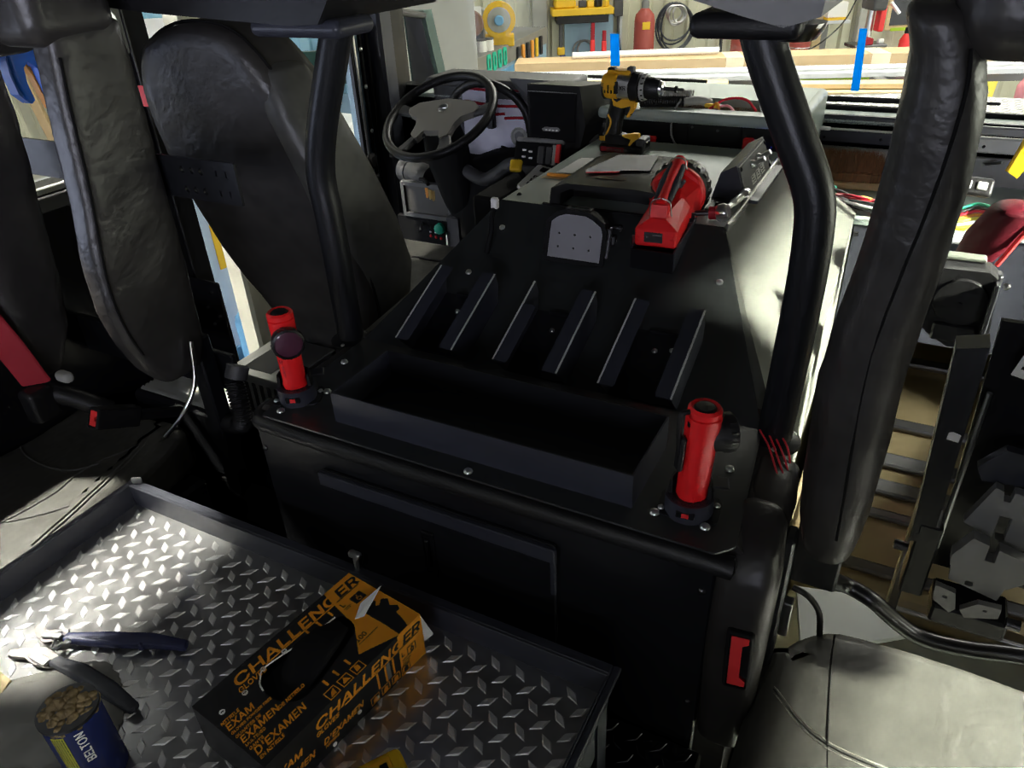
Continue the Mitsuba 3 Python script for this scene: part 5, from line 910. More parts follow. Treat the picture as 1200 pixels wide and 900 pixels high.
for s, x, y, h in (('NITRILE', .002, -.060, .0052), ('EXAM', .002, -.0735, .0110), ('GLOVES POWDER FREE', .002, -.0815, .0042), ('GUANTES DE', .0, -.0905, .0046), ('EXAMEN', .0, -.1035, .0110), ('DE NITRILO', .064, -.1035, .0055), ('MULTIUSO', .0, -.111, .0042), ('GANTS', -.0, -.119, .0046), ("D'EXAMEN", .0, -.132, .0115), ('EN NITRILE', .004, -.140, .0050)):
    if y == -.1035 and x == 0.0: h = .0105
    tx(s, max(x, .004), y, h)
tx('100', .199, -.112, .0078, 'black_card', sh=0); tx('L', .233, -.046, .0085, 'black_card', sh=0)
part(t, 'size_box', xf(box(.251, .272, -.058, -.041, ZT, ZT + TT), GB), 'black_card'); tx('6', .256, -.056, .0125, 'orange_card', sh=0)
part(t, 'size_rule', xf(box(.232, .246, -.0505, -.0495, ZT, ZT + TT), GB), 'black_card'); part(t, 'size_rule', xf(box(.232, .243, -.0535, -.0528, ZT, ZT + TT), GB), 'black_card'); part(t, 'count_rule', xf(box(.199, .236, -.1165, -.1157, ZT, ZT + TT), GB), 'black_card')
for x, y in ((.130, -.0335), (.093, -.0330), (.054, -.043), (.018, -.042)):
    k = part(t, 'round_seal', xf(ext(Point(0, 0).buffer(.0042, quad_segs=6), TT, tr(x, y, ZT)), GB), 'white_card'); part(k, 'seal_mark', xf(box(x - .0022, x + .0022, y - .0007, y + .0007, ZT + TT, ZT + 2 * TT), GB), 'black_card')
for x in (.170, .190, .213): part(t, 'stripe', xf(box(x, x + .0035, -.046 + .04 * 0, -.032, ZT, ZT + TT), GB) if x < .2 else xf(box(x, x + .0035, -.044, -.0325, ZT, ZT + TT), GB), 'orange_card')
for x in (.125, .144, .166): part(t, 'stripe', xf(box(x, x + .0035, -.130, -.118, ZT, ZT + TT), GB), 'orange_card')
for i, x in enumerate((.112, .136, .160, .184)):
    k = part(t, 'icon_box', xf(ext(sbox(x, -.151, x + .019, -.135).difference(sbox(x + .0012, -.1498, x + .0178, -.1362)), TT, tr(0, 0, ZT)), GB), 'orange_card' if i < 3 else 'black_card')
    sh_ = (Polygon([(x + .004, -.148), (x + .013, -.148), (x + .015, -.138), (x + .008, -.142)]), Polygon([(x + .003, -.147), (x + .016, -.147), (x + .010, -.137)]), Polygon([(x + .004, -.147), (x + .012, -.147), (x + .013, -.139), (x + .007, -.137)]), Point(x + .0095, -.143).buffer(.005))[i]
    part(k, 'pictogram', xf(ext(sh_, TT, tr(0, 0, ZT + TT * .1)), GB), 'orange_card' if i < 3 else 'black_card')
title(.076, .0600, .0170, .206, 1)
part(t, 'title_rule', xf(box(.13, .236, -WB - TT, -WB, .0565, .0585), GB), 'orange_card'); part(t, 'title_rule', xf(box(.24, .282, -WB - TT, -WB, .0570, .0583), GB), 'black_card')
tx('GLOVES', .076, .0490, .0075, face=1); tx("D'EXAMEN", .083, .0225, .0105, face=1); tx('NITRILE', .085, .0150, .0045, face=1); tx('EXAM', .004, .046, .0120, face=1); tx('EXAMEN', .004, .022, .0110, face=1)
for x in (.190, .206, .222): part(t, 'stripe', xf(box(x, x + .0035, -WB - TT, -WB, .022, .055), GB), 'orange_card')
part(t, 'stripe', xf(box(.2098, .2170, -WB - TT, -WB, .022, .055), GB), 'grey_plastic'); tx('L', .241, .038, .0085, 'black_card', sh=0, face=1)
part(t, 'size_box', xf(ext(sbox(.254, .031, .272, .047).difference(sbox(.2552, .0322, .2708, .0458)), TT, fr((0, -WB, 0), (1, 0, 0), (0, 0, 1))), GB), 'black_card'); tx('6', .259, .0330, .0115, 'black_card', sh=0, face=1)
for r in range(4): part(t, 'small_print', xf(box(.241, .262 - .003 * r, -WB - TT, -WB, .030 - .0045 * r, .0312 - .0045 * r), GB), 'black_card')
for i, x in enumerate((.172, .194, .216, .238)):
    k = part(t, 'icon_box', xf(ext(sbox(x, .004, x + .017, .019).difference(sbox(x + .001, .005, x + .016, .018)), TT, fr((0, -WB, 0), (1, 0, 0), (0, 0, 1))), GB), 'orange_card' if i < 3 else 'black_card')
    part(k, 'pictogram', xf(ext(Polygon([(x + .004, .006), (x + .013, .006), (x + .0125, .014), (x + .008, .016), (x + .005, .012)]), TT, fr((0, -WB, 0), (1, 0, 0), (0, 0, 1))), GB), 'orange_card' if i < 3 else 'black_card')
for x, z in ((.150, .018), (.185, .010), (.10, .006)): part(t, 'round_seal', xf(ext(Point(0, 0).buffer(.0038, quad_segs=6), TT, fr((x, -WB, z), (1, 0, 0), (0, 0, 1))), GB), 'white_card')

# yellow tool tip at the lower edge
YM = fr((-.452, .392, .553), (.55, .83, 0), (-.83, .55, 0))
t = thing('tape_measure', 'yellow boxy tool poking in at the bottom edge beside the glove box', 'tool')
part(t, 'case', xf(rbox(-.05, .045, -.022, .022, 0, .044, .009, 16), YM), 'yellow_plastic', 40); part(t, 'face_recess', xf(box(-.03, .028, -.014, .012, .0435, .0455, .001), YM), 'tool_yellow'); part(t, 'slot', xf(box(.012, .022, -.006, .004, .0455, .0465), YM), 'black_satin'); part(t, 'slot', xf(box(-.012, -.004, -.008, .006, .0455, .0465), YM), 'black_satin')

# pliers
PMt = fr((-1.052, .345, .556), (.93, .37, 0), (-.37, .93, 0))
t = thing('pliers', 'wire stripping pliers with dark blue handles lying open on the lit tread plate', 'pliers')
def W(x, y, z=.566): return (x, y, z)
part(t, 'handle', wob(loft([(W(-1.050, .372), (-.003, .008, 0), (0, 0, .007)), (W(-.99, .397), (-.004, .0125, 0), (0, 0, .009)), (W(-.92, .428), (-.004, .0125, 0), (0, 0, .009)), (W(-.862, .446), (-.004, .008, 0), (0, 0, .006))], 20, 2.8, cap=.6), .0008, 60), 'navy_rubber', True)
part(t, 'handle', wob(loft([(W(-1.025, .334), (.002, .009, 0), (0, 0, .007)), (W(-.97, .338, .568), (.001, .0135, 0), (0, 0, .009)), (W(-.90, .336, .568), (.001, .0135, 0), (0, 0, .009)), (W(-.842, .332), (0, .009, 0), (0, 0, .006))], 20, 2.8, cap=.6), .0008, 60), 'grey_rubber', True)
part(t, 'handle_guard', xf(cbx(0, 0, 0, .008, .012, .016, .003), tr(-.925, .415, .566)), 'navy_rubber')
jawA = Polygon([(-1.050, .372), (-1.056, .358), (-1.075, .348), (-1.10, .352), (-1.118, .362), (-1.112, .372), (-1.09, .366), (-1.075, .378), (-1.06, .384)])
jawB = Polygon([(-1.022, .326), (-1.028, .342), (-1.05, .348), (-1.072, .344), (-1.10, .330), (-1.118, .316), (-1.108, .308), (-1.08, .318), (-1.055, .316)])
part(t, 'upper_jaw', ext(jawA, .006, tr(0, 0, .5635)), 'jaw_steel'); part(t, 'lower_jaw', ext(jawB, .006, tr(0, 0, .5575)), 'jaw_steel'); metal('jaw_steel', (.16, .15, .145), .42)
part(t, 'jaw_plate', box(-1.066, -1.030, .318, .332, .566, .571, .001), 'steel'); part(t, 'blade', xf(box(-.016, .016, -.005, .005, 0, .004, .001), rot([0, 0, 1], 20), tr(-1.07, .362, .570)), 'steel')
for x, y, r in ((-1.048, .352, .0085), (-1.038, .366, .006), (-1.016, .352, .004), (-1.066, .372, .004)): part(t, 'pivot', xf(lathe([(0, 0), (r, 0), (r * .9, .003), (0, .0035)], 16), tr(x, y, .569)), 'chrome', 40)
part(t, 'spring', tube(path([(-1.06, .36, .572), (-1.045, .345, .574), (-1.04, .36, .574)], 5), .0016, 6), 'steel', 60)
# crumpled clear plastic sheet, blue tube of a brush
g = np.linspace(0, 1, 40); P2 = np.array([[-1.07, .285], [-.96, .375], [-.84, .30], [-.90, .16], [-1.05, .18]])
mat('plastic_film', proc(lambda p, n, uv: mix((.14, .14, .13), (.24, .24, .22), fbm(p.x * 30, p.y * 30, p.z * 30, 3))), .2, clearcoat=.6)
poly = Polygon(path([*P2, P2[0]], 6)).buffer(0); xs = np.linspace(-1.08, -.83, 46); ys = np.linspace(.14, .39, 46); V, F, ix = [], [], -np.ones((46, 46), int)
for i, x in enumerate(xs):
    for j, y in enumerate(ys):
        if poly.contains(Point(x, y)):
            ix[i, j] = len(V); d = poly.exterior.distance(Point(x, y)); V.append((x, y, .5548 + min(d, .02) * .25 + .006 * float(meshkit.fbm(np.array([x * 22, y * 22, 1.3]), 3)) * min(1, d / .02)))
for i in range(45):
    for j in range(45):
        q = [ix[i, j], ix[i + 1, j], ix[i + 1, j + 1], ix[i, j + 1]]
        if min(q) >= 0: F += [[q[0], q[1], q[2]], [q[0], q[2], q[3]]]
        elif sum(a >= 0 for a in q) == 3: F.append([a for a in q if a >= 0])
V = np.array(V); n0 = len(V); F = np.array(F)
pf = trimesh.Trimesh(np.vstack([V, V - [0, 0, .0008]]), np.vstack([F, F[:, ::-1] + n0]), process=False)
single('plastic_sheet', pf, 'plastic_film', 'crumpled grey plastic sheet under the pliers in the lower left corner', 'plastic sheet', True)
CM = tr(-.817, .253, .5545); CR, CH = .036, .128
t = thing('product_can', 'dark blue upright can with a yellow band and knobbly brown filling at its open top', 'can')
part(t, 'sleeve', xf(lathe([(0, 0), (CR, 0), (CR + .0005, .004), (CR, .008), (CR, CH - .004), (CR + .001, CH), (CR - .002, CH), (CR - .003, CH - .014), (0, CH - .014)], 40), CM), 'navy_sleeve', 40); mat('navy_sleeve', (.012, .02, .10), .3)
part(t, 'rim', xf(lathe([(CR - .002, CH - .003), (CR + .0015, CH - .003), (CR + .0015, CH + .002), (CR - .002, CH + .002)], 40), CM), 'dark_steel', 40)
def wrapped(m, a0):
    """Lays a flat mesh (x along the can's axis, y around it) onto the can's side, about the angle a0."""
    v = np.array(m.vertices); a = math.radians(a0) - v[:, 1] / CR; r = CR + .0002 + v[:, 2]; m.vertices = np.stack([r * np.cos(a), r * np.sin(a), v[:, 0]], 1); return xf(m, CM)
mat('band_yellow', (.50, .48, .05), .4)
bnd = ext(sbox(.0, -.008, CH - .01, .008), .0004); bnd = bnd.subdivide().subdivide(); part(t, 'yellow_band', wrapped(bnd, -62), 'band_yellow')
for k in range(5): q = ext(sbox(.004, -.0063 + .003 * k, CH - .012, -.0056 + .003 * k), .0006); part(t, 'band_line', wrapped(q, -62), 'black_card')
bm = meshkit.text_mesh('BELTON', .0105, .0005, True); v = np.array(bm.vertices); v[:, 0] = CH - .012 - v[:, 0].max() + v[:, 0]; v[:, 1] -= .005; bm.vertices = v; part(t, 'lettering', wrapped(bm, -22), 'white_card')
rng = np.random.default_rng(3); ms = []
for k in range(260):
    r_, a = (CR - .004) * math.sqrt(rng.random()), rng.uniform(0, 6.28); s_ = trimesh.creation.icosphere(1, .0058 * rng.uniform(.7, 1.4)); s_.apply_translation([r_ * math.cos(a), r_ * math.sin(a), CH - .009 + .013 * rng.random() * (1 - .6 * (r_ / CR) ** 2)]); ms.append(s_)
part(t, 'filling', xf(cat(ms), CM), 'cork', True, kind='stuff')
single('metal_offcut', ext(Polygon([(-1.092, .285), (-1.062, .283), (-1.052, .262), (-1.058, .258), (-1.075, .273), (-1.09, .272)]), .004, tr(0, 0, .5575)), 'bronze_sheet', 'small bent metal offcut at the left edge of the tread plate', 'offcut')
# ------------------------------------------------------------------ things outside the cab
def seg(u0, v0, u1, v1):
    """Frame along a line of the workshop, and its length."""
    p, q = sh(u0, v0, 0), sh(u1, v1, 0); return fr(p, q - p, np.cross([0, 0, 1], q - p)), float(np.linalg.norm(q - p))
# rack of stock in front of the truck
t = thing('stock_rack', 'steel rack carrying boards, pipes and long boxes in front of the truck', 'rack')
M, l = seg(0.0, 4.66, 3.2, 4.15)
part(t, 'top_beam', xf(box(0, l, -.55, -.50, .60, .66, .004), M), 'grey_plastic'); part(t, 'top_beam', xf(box(0, l, .40, .45, .60, .66, .004), M), 'grey_plastic')
for k, x in enumerate((.05, 1.1, 2.1, l - .1)): part(t, 'cross_arm', xf(box(x, x + .06, -.55, .45, .66, .70, .004), M), 'grey_plastic'); part(t, 'post', xf(box(x, x + .06, -.5, -.44, GROUND, .60, .004), M), 'grey_plastic'); part(t, 'post', xf(box(x, x + .06, .38, .44, GROUND, .60, .004), M), 'grey_plastic')
# tread plate deck on the truck's bumper
t = thing('bumper_deck', 'bright tread plate deck on the bumper seen over the dash', 'bumper deck')
dk = Polygon([(-1.70, 2.62), (.62, 2.62), (.62, 3.62), (-.10, 3.62), (-1.30, 3.13), (-1.70, 3.0)])
part(t, 'plate', ext(dk, .006, tr(0, 0, .844)), 'tread_alu')
part(t, 'tread_pattern', lozenges(-1.7, .62, 2.62, 3.62, .85, keep=lambda x, y: dk.buffer(-.02).contains(Point(x, y))), 'tread_crest', kind='stuff')
part(t, 'support', box(-1.6, .5, 2.66, 2.9, .3, .844, .01), 'dark_steel')
part(t, 'black_edge', box(-1.7, .62, 2.60, 2.625, .83, .858, .003), 'soft_black')
t = thing('wiper', 'black windscreen wiper lying along the foot of the glass', 'wiper'); part(t, 'blade', xf(box(0, .52, -.006, .006, 0, .012, .002), fr((-.52, 2.60, 1.0), (1, .03, .012), (0, 1, 0))), 'soft_black'); part(t, 'arm', xf(box(.2, .7, -.004, .004, .010, .018, .002), fr((-.52, 2.60, 1.0), (1, .03, .004), (0, 1, 0))), 'black_metal')
t = thing('wiper', 'black windscreen wiper at the foot of the glass behind the drill', 'wiper'); part(t, 'blade', xf(box(0, .42, -.006, .006, 0, .010, .002), fr((-1.08, 2.60, 1.04), (1, 0, .0), (0, 1, 0))), 'soft_black'); part(t, 'arm', cyl((-.90, 2.6, 1.04), (-.95, 2.59, .98), .006, 8), 'black_metal')
# stock on the rack
def bar(name, label, c, u0, v0, u1, v1, z0, z1, d, m, ch=.003):
    M, l = seg(u0, v0, u1, v1); return single(name, xf(box(0, l, 0, d, z0, z1, ch), M), m, label, c)
bar('board', 'upper pale board lying on the rack left of the right grab tube', 'board', .45, 4.21, 1.18, 4.04, .742, .770, .10, 'wood_pale'); bar('board', 'lower pale board lying on the rack left of the right grab tube', 'board', .45, 4.16, 1.17, 3.99, .722, .738, .12, 'wood_pale')
bar('board', 'upper pale board lying on the rack left of the narrow bolster', 'board', 1.40, 4.00, 2.35, 3.78, .735, .760, .10, 'wood_pale'); bar('board', 'lower pale board lying on the rack left of the narrow bolster', 'board', 1.40, 3.95, 2.35, 3.73, .716, .730, .12, 'wood_pale')
bar('channel_rail', 'pale metal channel lying behind the boards on the rack', 'rail', .30, 4.34, 3.1, 3.98, .745, .772, .06, 'white_paint')
bar('green_strip', 'lime green strip lying behind the rail on the rack', 'strip', 1.45, 4.22, 1.95, 4.14, .735, .752, .03, 'lime_plastic')
M, l = seg(.05, 4.56, 3.1, 4.10)
single('white_pipe', xf(cyl((0, 0, .765), (l, 0, .765), .022, 14), M), 'white_paint', 'long white pipe lying in front of the cardboard box on the rack', 'pipe', 40)
M, l = seg(.108, 4.763, 3.05, 4.38); t = thing('long_carton', 'very long flat cardboard box lying on the rack behind the windscreen', 'box')
part(t, 'carton', xf(box(0, l, 0, .22, .705, .80, .002), M), 'cardboard')
for x in (1.22, 2.02): part(t, 'tape', xf(cat(box(x, x + .10, -.0008, 0, .706, .80), box(x, x + .10, -.0008, .2208, .80, .8008)), M), 'clear_tape'); 
mat('clear_tape', (.66, .58, .42), .25)
part(t, 'end_flap', xf(box(-.004, 0, .01, .21, .71, .795, .001), M), 'light_grey_plastic'); part(t, 'stain', xf(ext(Polygon([(0, 0), (.16, 0), (.145, .045), (.10, .082), (.05, .08), (.02, .05)]), .0006, fr((2.27, 0, .710), (1, 0, 0), (0, 0, 1))), M), 'brown_card'); mat('brown_card', (.40, .27, .13), .8)
M, l = seg(.45, 4.78, 1.30, 4.68); single('paper_tube', xf(cyl((0, .05, .82), (l, .05, .826), .018, 14), M), 'white_card', 'white paper tube lying on top of the long cardboard box', 'tube', 40)
single('leaning_post', xf(box(-.055, .055, -.03, .03, 0, 1.95, .004), rot([0, 1, 0], 6), shM(3.08, 5.2, GROUND)), 'wire_yellow', 'yellow post leaning behind the glass at the right edge', 'post'); 
t = thing('spray_bottle', 'pinkish red bottle standing on the rack at the right edge', 'bottle'); part(t, 'body', xf(lathe([(.0, 0), (.04, 0), (.04, .16), (.018, .20), (.018, .22), (0, .22)], 18), shM(2.80, 4.15, .50)), 'wire_pink', 40); part(t, 'cap', xf(lathe([(.0, .22), (.02, .22), (.02, .25), (0, .255)], 14), shM(2.80, 4.15, .50)), 'white_plastic', 40)
single('rolled_sheet', xf(cyl((0, 0, 0), (.26, 0, 0), .03, 16), shM(2.42, 3.7, .62)), 'white_card', 'white rolled sheet lying at the foot of the glass right of the bolster', 'roll', 40)
# blue tapes on the windscreen
for lab, q in (('short blue tape strip on the windscreen above the drill', [(-.981, 1.195), (-.951, 1.195), (-.948, 1.095), (-.980, 1.095)]), ('long blue tape strip hanging on the windscreen left of the narrow bolster', [(-.222, 1.222), (-.202, 1.222), (-.194, 1.05), (-.217, 1.05)])):
    single('tape_strip', ext(q, .0012, fr((0, 2.668, 0), (1, 0, 0), (0, -.1, 1))), 'tape_blue', lab, 'tape')
# front wall: gas cylinders, hoses, tools, shelf
def gas(u, v, h, label):
    t = thing('gas_cylinder', label, 'gas cylinder', 'red gas cylinders along the wall')
    part(t, 'body', xf(lathe([(0, 0), (.125, 0), (.13, .02), (.13, h - .16), (.115, h - .08), (.06, h - .02), (.045, h), (0, h)], 24), shM(u, v, GROUND)), 'tank_red', 40); part(t, 'neck', xf(lathe([(.0, h - .03), (.05, h - .03), (.05, h + .06), (.03, h + .10), (0, h + .10)], 16), shM(u, v, GROUND)), 'grey_plastic', 40); part(t, 'sticker', xf(cbx(0, -.126, h - .20, .10, .012, .09, .004), shM(u, v, GROUND)), 'yellow_plastic'); part(t, 'chain', xf(tube(np.array([[.133 * math.cos(a), .133 * math.sin(a), h * .62] for a in np.linspace(0, 6.283, 24, endpoint=False)]), .006, 5, closed=True), shM(u, v, GROUND)), 'steel')
gas(1.93, 10.6, 1.56, 'dark red gas cylinder between the grey cable and the hanging hose coil'); gas(3.98, 10.6, 1.62, 'orange red gas cylinder just right of the right grab tube'); gas(3.22, 10.65, 1.38, 'dark red gas cylinder partly hidden by the right grab tube')
def coil(name, label, u, z, r, n, m, v=10.88, thick=.012, seed=0):
    rng = np.random.default_rng(seed); t = thing(name, label, 'hose coil')
    for k in range(n):
        a = np.linspace(0, 2 * np.pi, 40, endpoint=False); rx, rz = r * rng.uniform(.72, 1.05), r * rng.uniform(.8, 1.2)
        part(t, 'turn', xf(tube(np.stack([rx * np.cos(a) + rng.normal(0, .02), -.02 * k + 0 * a, r - rz + rz * np.sin(a) * (1 - .12 * np.cos(a))], 1), thick, 6, closed=True), shM(u, v, z)), m)
    part(t, 'hook', xf(box(-.03, .03, -.12, .06, r * .95, r * 1.02, .004), shM(u, v, z)), 'dark_steel')
coil('hose_coil', 'big grey hose coil hanging on the wall right of the red gas cylinder', 2.38, .25, .27, 5, 'grey_rubber', seed=2); coil('hose_coil', 'small dark hose coil hanging below the yellow tool shelf', 1.19, .0, .13, 5, 'grey_plastic', seed=5); coil('wire_spool', 'grey wire spool hanging inside the big hose coil', 2.38, .40, .10, 4, 'steel', v=10.8, seed=9)
t = thing('tool_shelf', 'yellow tool shelf with tools on it, mounted high on the cream wall', 'shelf'); part(t, 'board', xf(box(.74, 1.53, -.02, .36, .455, .535, .006), shM(0, 10.6, 0)), 'yellow_plastic'); part(t, 'under_tray', xf(box(.80, 1.47, .02, .36, .36, .455, .006), shM(0, 10.6, 0)), 'black_plastic'); part(t, 'cheek', xf(box(.78, 1.05, .04, .34, .535, .70, .02), shM(0, 10.6, 0)), 'yellow_plastic')
for k in range(4): single('hand_tool', xf(cat(rbox(-.05, .05, -.03, .03, 0, .08, .012, 10)), rot([0, 0, 1], 20 * k), shM(1.14 + .10 * k, 10.7, .536)), ('dark_grey_plastic', 'yellow_plastic', 'black_plastic', 'yellow_plastic')[k], ('dark tool at the left on the yellow shelf', 'first yellow tool on the yellow shelf', 'black tool between two yellow ones on the yellow shelf', 'yellow tool at the right end of the yellow shelf')[k], 'tool', 40)
single('backing_sheet', xf(box(.92, 1.56, -.01, .02, -.3, .42, .003), shM(0, 10.85, 0)), 'steel_blue', 'grey blue metal sheet on the wall behind the hanging tools', 'sheet')
t = thing('caulking_gun', 'blue and yellow tool hanging under the left end of the yellow shelf', 'tool'); part(t, 'shaft', xf(box(-.025, .025, -.02, .02, .0, .30, .008), shM(.86, 10.7, .06)), 'dark_grey_plastic'); part(t, 'body', xf(rbox(-.05, .05, -.03, .03, -.02, .08, .02, 10), shM(.86, 10.7, .0)), 'yellow_plastic', 40); part(t, 'handle', xf(rbox(-.04, .04, -.03, .03, -.14, -.01, .02, 10), shM(.88, 10.7, .0)), 'navy_sleeve', 40)
for u, z0, z1, lab in ((1.27, .0, .42, 'long red bar hanging below the yellow shelf'), (1.42, -.02, .26, 'short red bar hanging behind the blue tape')): t = thing('pry_bar', lab, 'bar'); part(t, 'bar', xf(rbox(-.025, .025, -.02, .02, z0, z1, .01, 10), shM(u, 10.65, 0)), 'dark_red_fabric', 40); part(t, 'grip', xf(rbox(-.03, .03, -.025, .025, z0, z0 + .16, .012, 10), shM(u, 10.65, 0)), 'bright_red', 40)
t = thing('wall_outlet', 'grey wall outlet with a hanging cable left of the red gas cylinder', 'outlet'); part(t, 'case', xf(rbox(-.06, .06, -.05, .03, 0, .2, .01, 10), shM(1.62, 10.85, .40)), 'dark_grey_plastic', 40); part(t, 'cable', xf(tube(path([(0, -.02, .0), (.01, -.02, -.2), (.06, -.03, -.5), (.16, -.03, -.75)], 6), .016, 8), shM(1.62, 10.85, .40)), 'dark_grey_plastic', 60)
for k, (u, w, m) in enumerate(((.60, .10, 'light_grey_plastic'), (1.66, .02, 'white_paint'), (4.28, .06, 'wood_pale'), (4.9, .09, 'light_grey_plastic'))): single('wall_post', xf(box(u - w, u + w, -.12, 0, GROUND, 2.6, .01), shM(0, 10.95, 0)), m, ('grey wall post left of the yellow shelf', 'thin white wall post beside the wall outlet', 'pale timber post left of the drill press', 'grey wall post right of the drill press')[k], 'post')
t = thing('black_trolley_handle', 'black bent tube handle standing left of the right grab tube', 'handle'); part(t, 'tube', xf(tube(path([(0, 0, -.4), (0, 0, .0), (.0, 0, .12), (.05, 0, .14), (.2, 0, .12), (.32, 0, .13)], 6), .018, 8), shM(2.72, 9.8, .10)), 'black_metal', 60); part(t, 'foot', xf(box(-.1, .4, -.1, .1, -1.15, -.40, .02), shM(2.72, 9.8, .10)), 'grey_plastic')
t = thing('supply_boxes', 'white and blue boxes with a black hose beside the right grab tube', 'boxes'); part(t, 'white_box', xf(rbox(0, .4, -.1, .1, .0, .13, .02, 10), shM(3.0, 9.7, -.13)), 'white_paint', 40); part(t, 'blue_box', xf(rbox(-.05, .16, -.12, .08, -.25, -.02, .02, 10), shM(2.98, 9.6, -.12)), 'blue_paint', 40); part(t, 'hose', xf(tube(path([(.1, -.15, -.3), (.2, -.15, -.12), (.4, -.15, -.06), (.6, -.15, -.05)], 6), .03, 8), shM(3.0, 9.7, -.1)), 'wire_black', 60); part(t, 'lower_case', xf(box(-.05, .6, -.1, .1, GROUND + .1, -.3, .01), shM(3.0, 9.7, -.0)), 'grey_plastic')
single('bottle_jar', xf(lathe([(0, 0), (.055, 0), (.055, .15), (.03, .18), (.03, .21), (0, .21)], 16), shM(3.10, 9.55, -.0)), 'band_yellow', 'yellowish glass jar on the white box by the right grab tube', 'jar', 40)
t = thing('wall_shelf', 'grey metal shelf on the wall between two posts, behind the blue tape', 'shelf'); part(t, 'board', xf(box(4.15, 4.62, -.3, 0, .20, .24, .004), shM(0, 10.95, 0)), 'white_paint'); part(t, 'bracket', xf(box(4.15, 4.19, -.3, 0, .08, .20, .004), shM(0, 10.95, 0)), 'white_paint'); part(t, 'back', xf(box(4.05, 4.45, -.04, 0, -.45, .20, .004), shM(0, 10.95, 0)), 'grey_plastic')
t = thing('parts_box', 'white box with a yellow foot on the grey wall shelf', 'box'); part(t, 'box', xf(rbox(4.33, 4.58, -.25, -.05, .27, .45, .01, 10), shM(0, 10.95, 0)), 'white_card', 40); part(t, 'foot', xf(box(4.33, 4.58, -.26, -.04, .24, .27, .003), shM(0, 10.95, 0)), 'yellow_plastic')
single('slack_cable', tube(path([sh(4.55, 10.35, .6), sh(4.43, 10.35, .3), sh(4.25, 10.35, .1), sh(4.05, 10.35, -.03), sh(3.83, 10.35, -.08)], 6), .008, 6), 'wire_black', 'thin black cable sagging across the wall right of the gas cylinder', 'cable', 60)
t = thing('drill_press', 'drill press with a red grip standing behind the long blue tape', 'drill press'); B = shM(4.53, 9.9, 0)
part(t, 'column', xf(cyl((0, 0, GROUND), (0, 0, .9), .045, 14), B), 'brushed', 40); part(t, 'table', xf(box(-.22, .18, -.2, .12, .03, .07, .01), B), 'dark_steel'); part(t, 'table_knob', xf(cyl((.1, -.1, .09), (.16, -.1, .09), .03, 12), B), 'white_plastic', 40); part(t, 'head', xf(rbox(-.1, .07, -.25, .1, .44, .75, .03, 12), B), 'dark_grey_plastic', 40); part(t, 'red_guard', xf(rbox(.05, .12, -.15, .0, .20, .50, .02, 10), B), 'bright_red', 40); part(t, 'feed_handle', xf(cyl((.12, -.2, .52), (.24, -.2, .40), .02, 10), B), 'chrome', 40); part(t, 'vise', xf(rbox(-.1, .0, -.2, .0, .07, .14, .01, 10), B), 'dark_red_fabric', 40); part(t, 'motor', xf(rbox(-.09, .09, -.1, .1, -.12, .03, .02, 10), B), 'navy_sleeve', 40)
t = thing('notice_board', 'dark framed notice board on the wall right of the drill press', 'board'); part(t, 'panel', xf(box(5.25, 5.52, -.05, -.01, .12, .52, .004), shM(0, 10.95, 0)), 'slate_metal'); part(t, 'frame', xf(cut(box(5.20, 5.57, -.06, -.02, .06, .60, .004), box(5.25, 5.52, -.1, .1, .11, .53)), shM(0, 10.95, 0)), 'wood_pale'); part(t, 'green_strip', xf(box(5.28, 5.5, -.07, -.05, .05, .09, .003), shM(0, 10.95, 0)), 'lime_plastic')
t = thing('red_extinguisher', 'red extinguisher standing below the dark notice board', 'extinguisher'); part(t, 'body', xf(lathe([(0, 0), (.07, 0), (.075, .02), (.075, .38), (.03, .46), (0, .47)], 18), shM(5.42, 10.7, -.42)), 'bright_red', 40); part(t, 'neck', xf(lathe([(0, .46), (.03, .46), (.03, .53), (0, .54)], 12), shM(5.42, 10.7, -.42)), 'soft_black', 40); part(t, 'stand', xf(box(5.3, 5.55, -.1, .1, GROUND, -.42, .01), shM(0, 10.7, 0)), 'grey_plastic')
# bright window at the upper right, lit from outside
scene['mat_day_glow'] = {'type': 'diffuse', 'reflectance': {'type': 'rgb', 'value': [.7, .7, .7]}}
k = struct('window_2', xf(box(5.58, 7.6, -.06, -.04, .16, 1.6), shM(0, 10.95, 0)), 'day_glow', label='bright daylight window in the cream wall'); scene[k]['emitter'] = {'type': 'area', 'radiance': {'type': 'rgb', 'value': [5.0, 5.2, 5.4]}}
struct('trim_2', xf(cut(box(5.52, 7.66, -.09, -.02, .08, 1.68, .004), box(5.58, 7.6, -.2, .2, .16, 1.6)), shM(0, 10.95, 0)), 'wood_pale')
# workbench and what stands on it
M, l = seg(-.172, 7.73, .62, 9.92)
t = thing('work_bench', 'long steel workbench running away behind the steering wheel', 'workbench'); part(t, 'top', xf(box(-.3, l, 0, .7, .38, .42, .004), M), 'grey_plastic'); part(t, 'fascia', xf(box(-.3, l, -.012, 0, .24, .42, .002), M), 'warm_grey_plastic'); part(t, 'blue_door', xf(box(-.1, 1.1, -.006, .01, -.55, .20, .004), M), 'blue_paint'); part(t, 'blue_rail', xf(box(-.1, 1.1, -.012, -.004, .05, .06), M), 'steel_blue')
part(t, 'cabinet', xf(box(-.3, l, .0, .65, GROUND, .24, .004), M), 'steel_blue')
for k in range(4): part(t, 'green_ring', xf(cut(ext(rrect(.10, .17, .03), .012), ext(rrect(.05, .10, .02), .1, tr(0, 0, -.05))), fr((.25 + .16 * k, -.014, .33), (1, 0, 0), (0, 0, 1)), M), 'green_plastic')
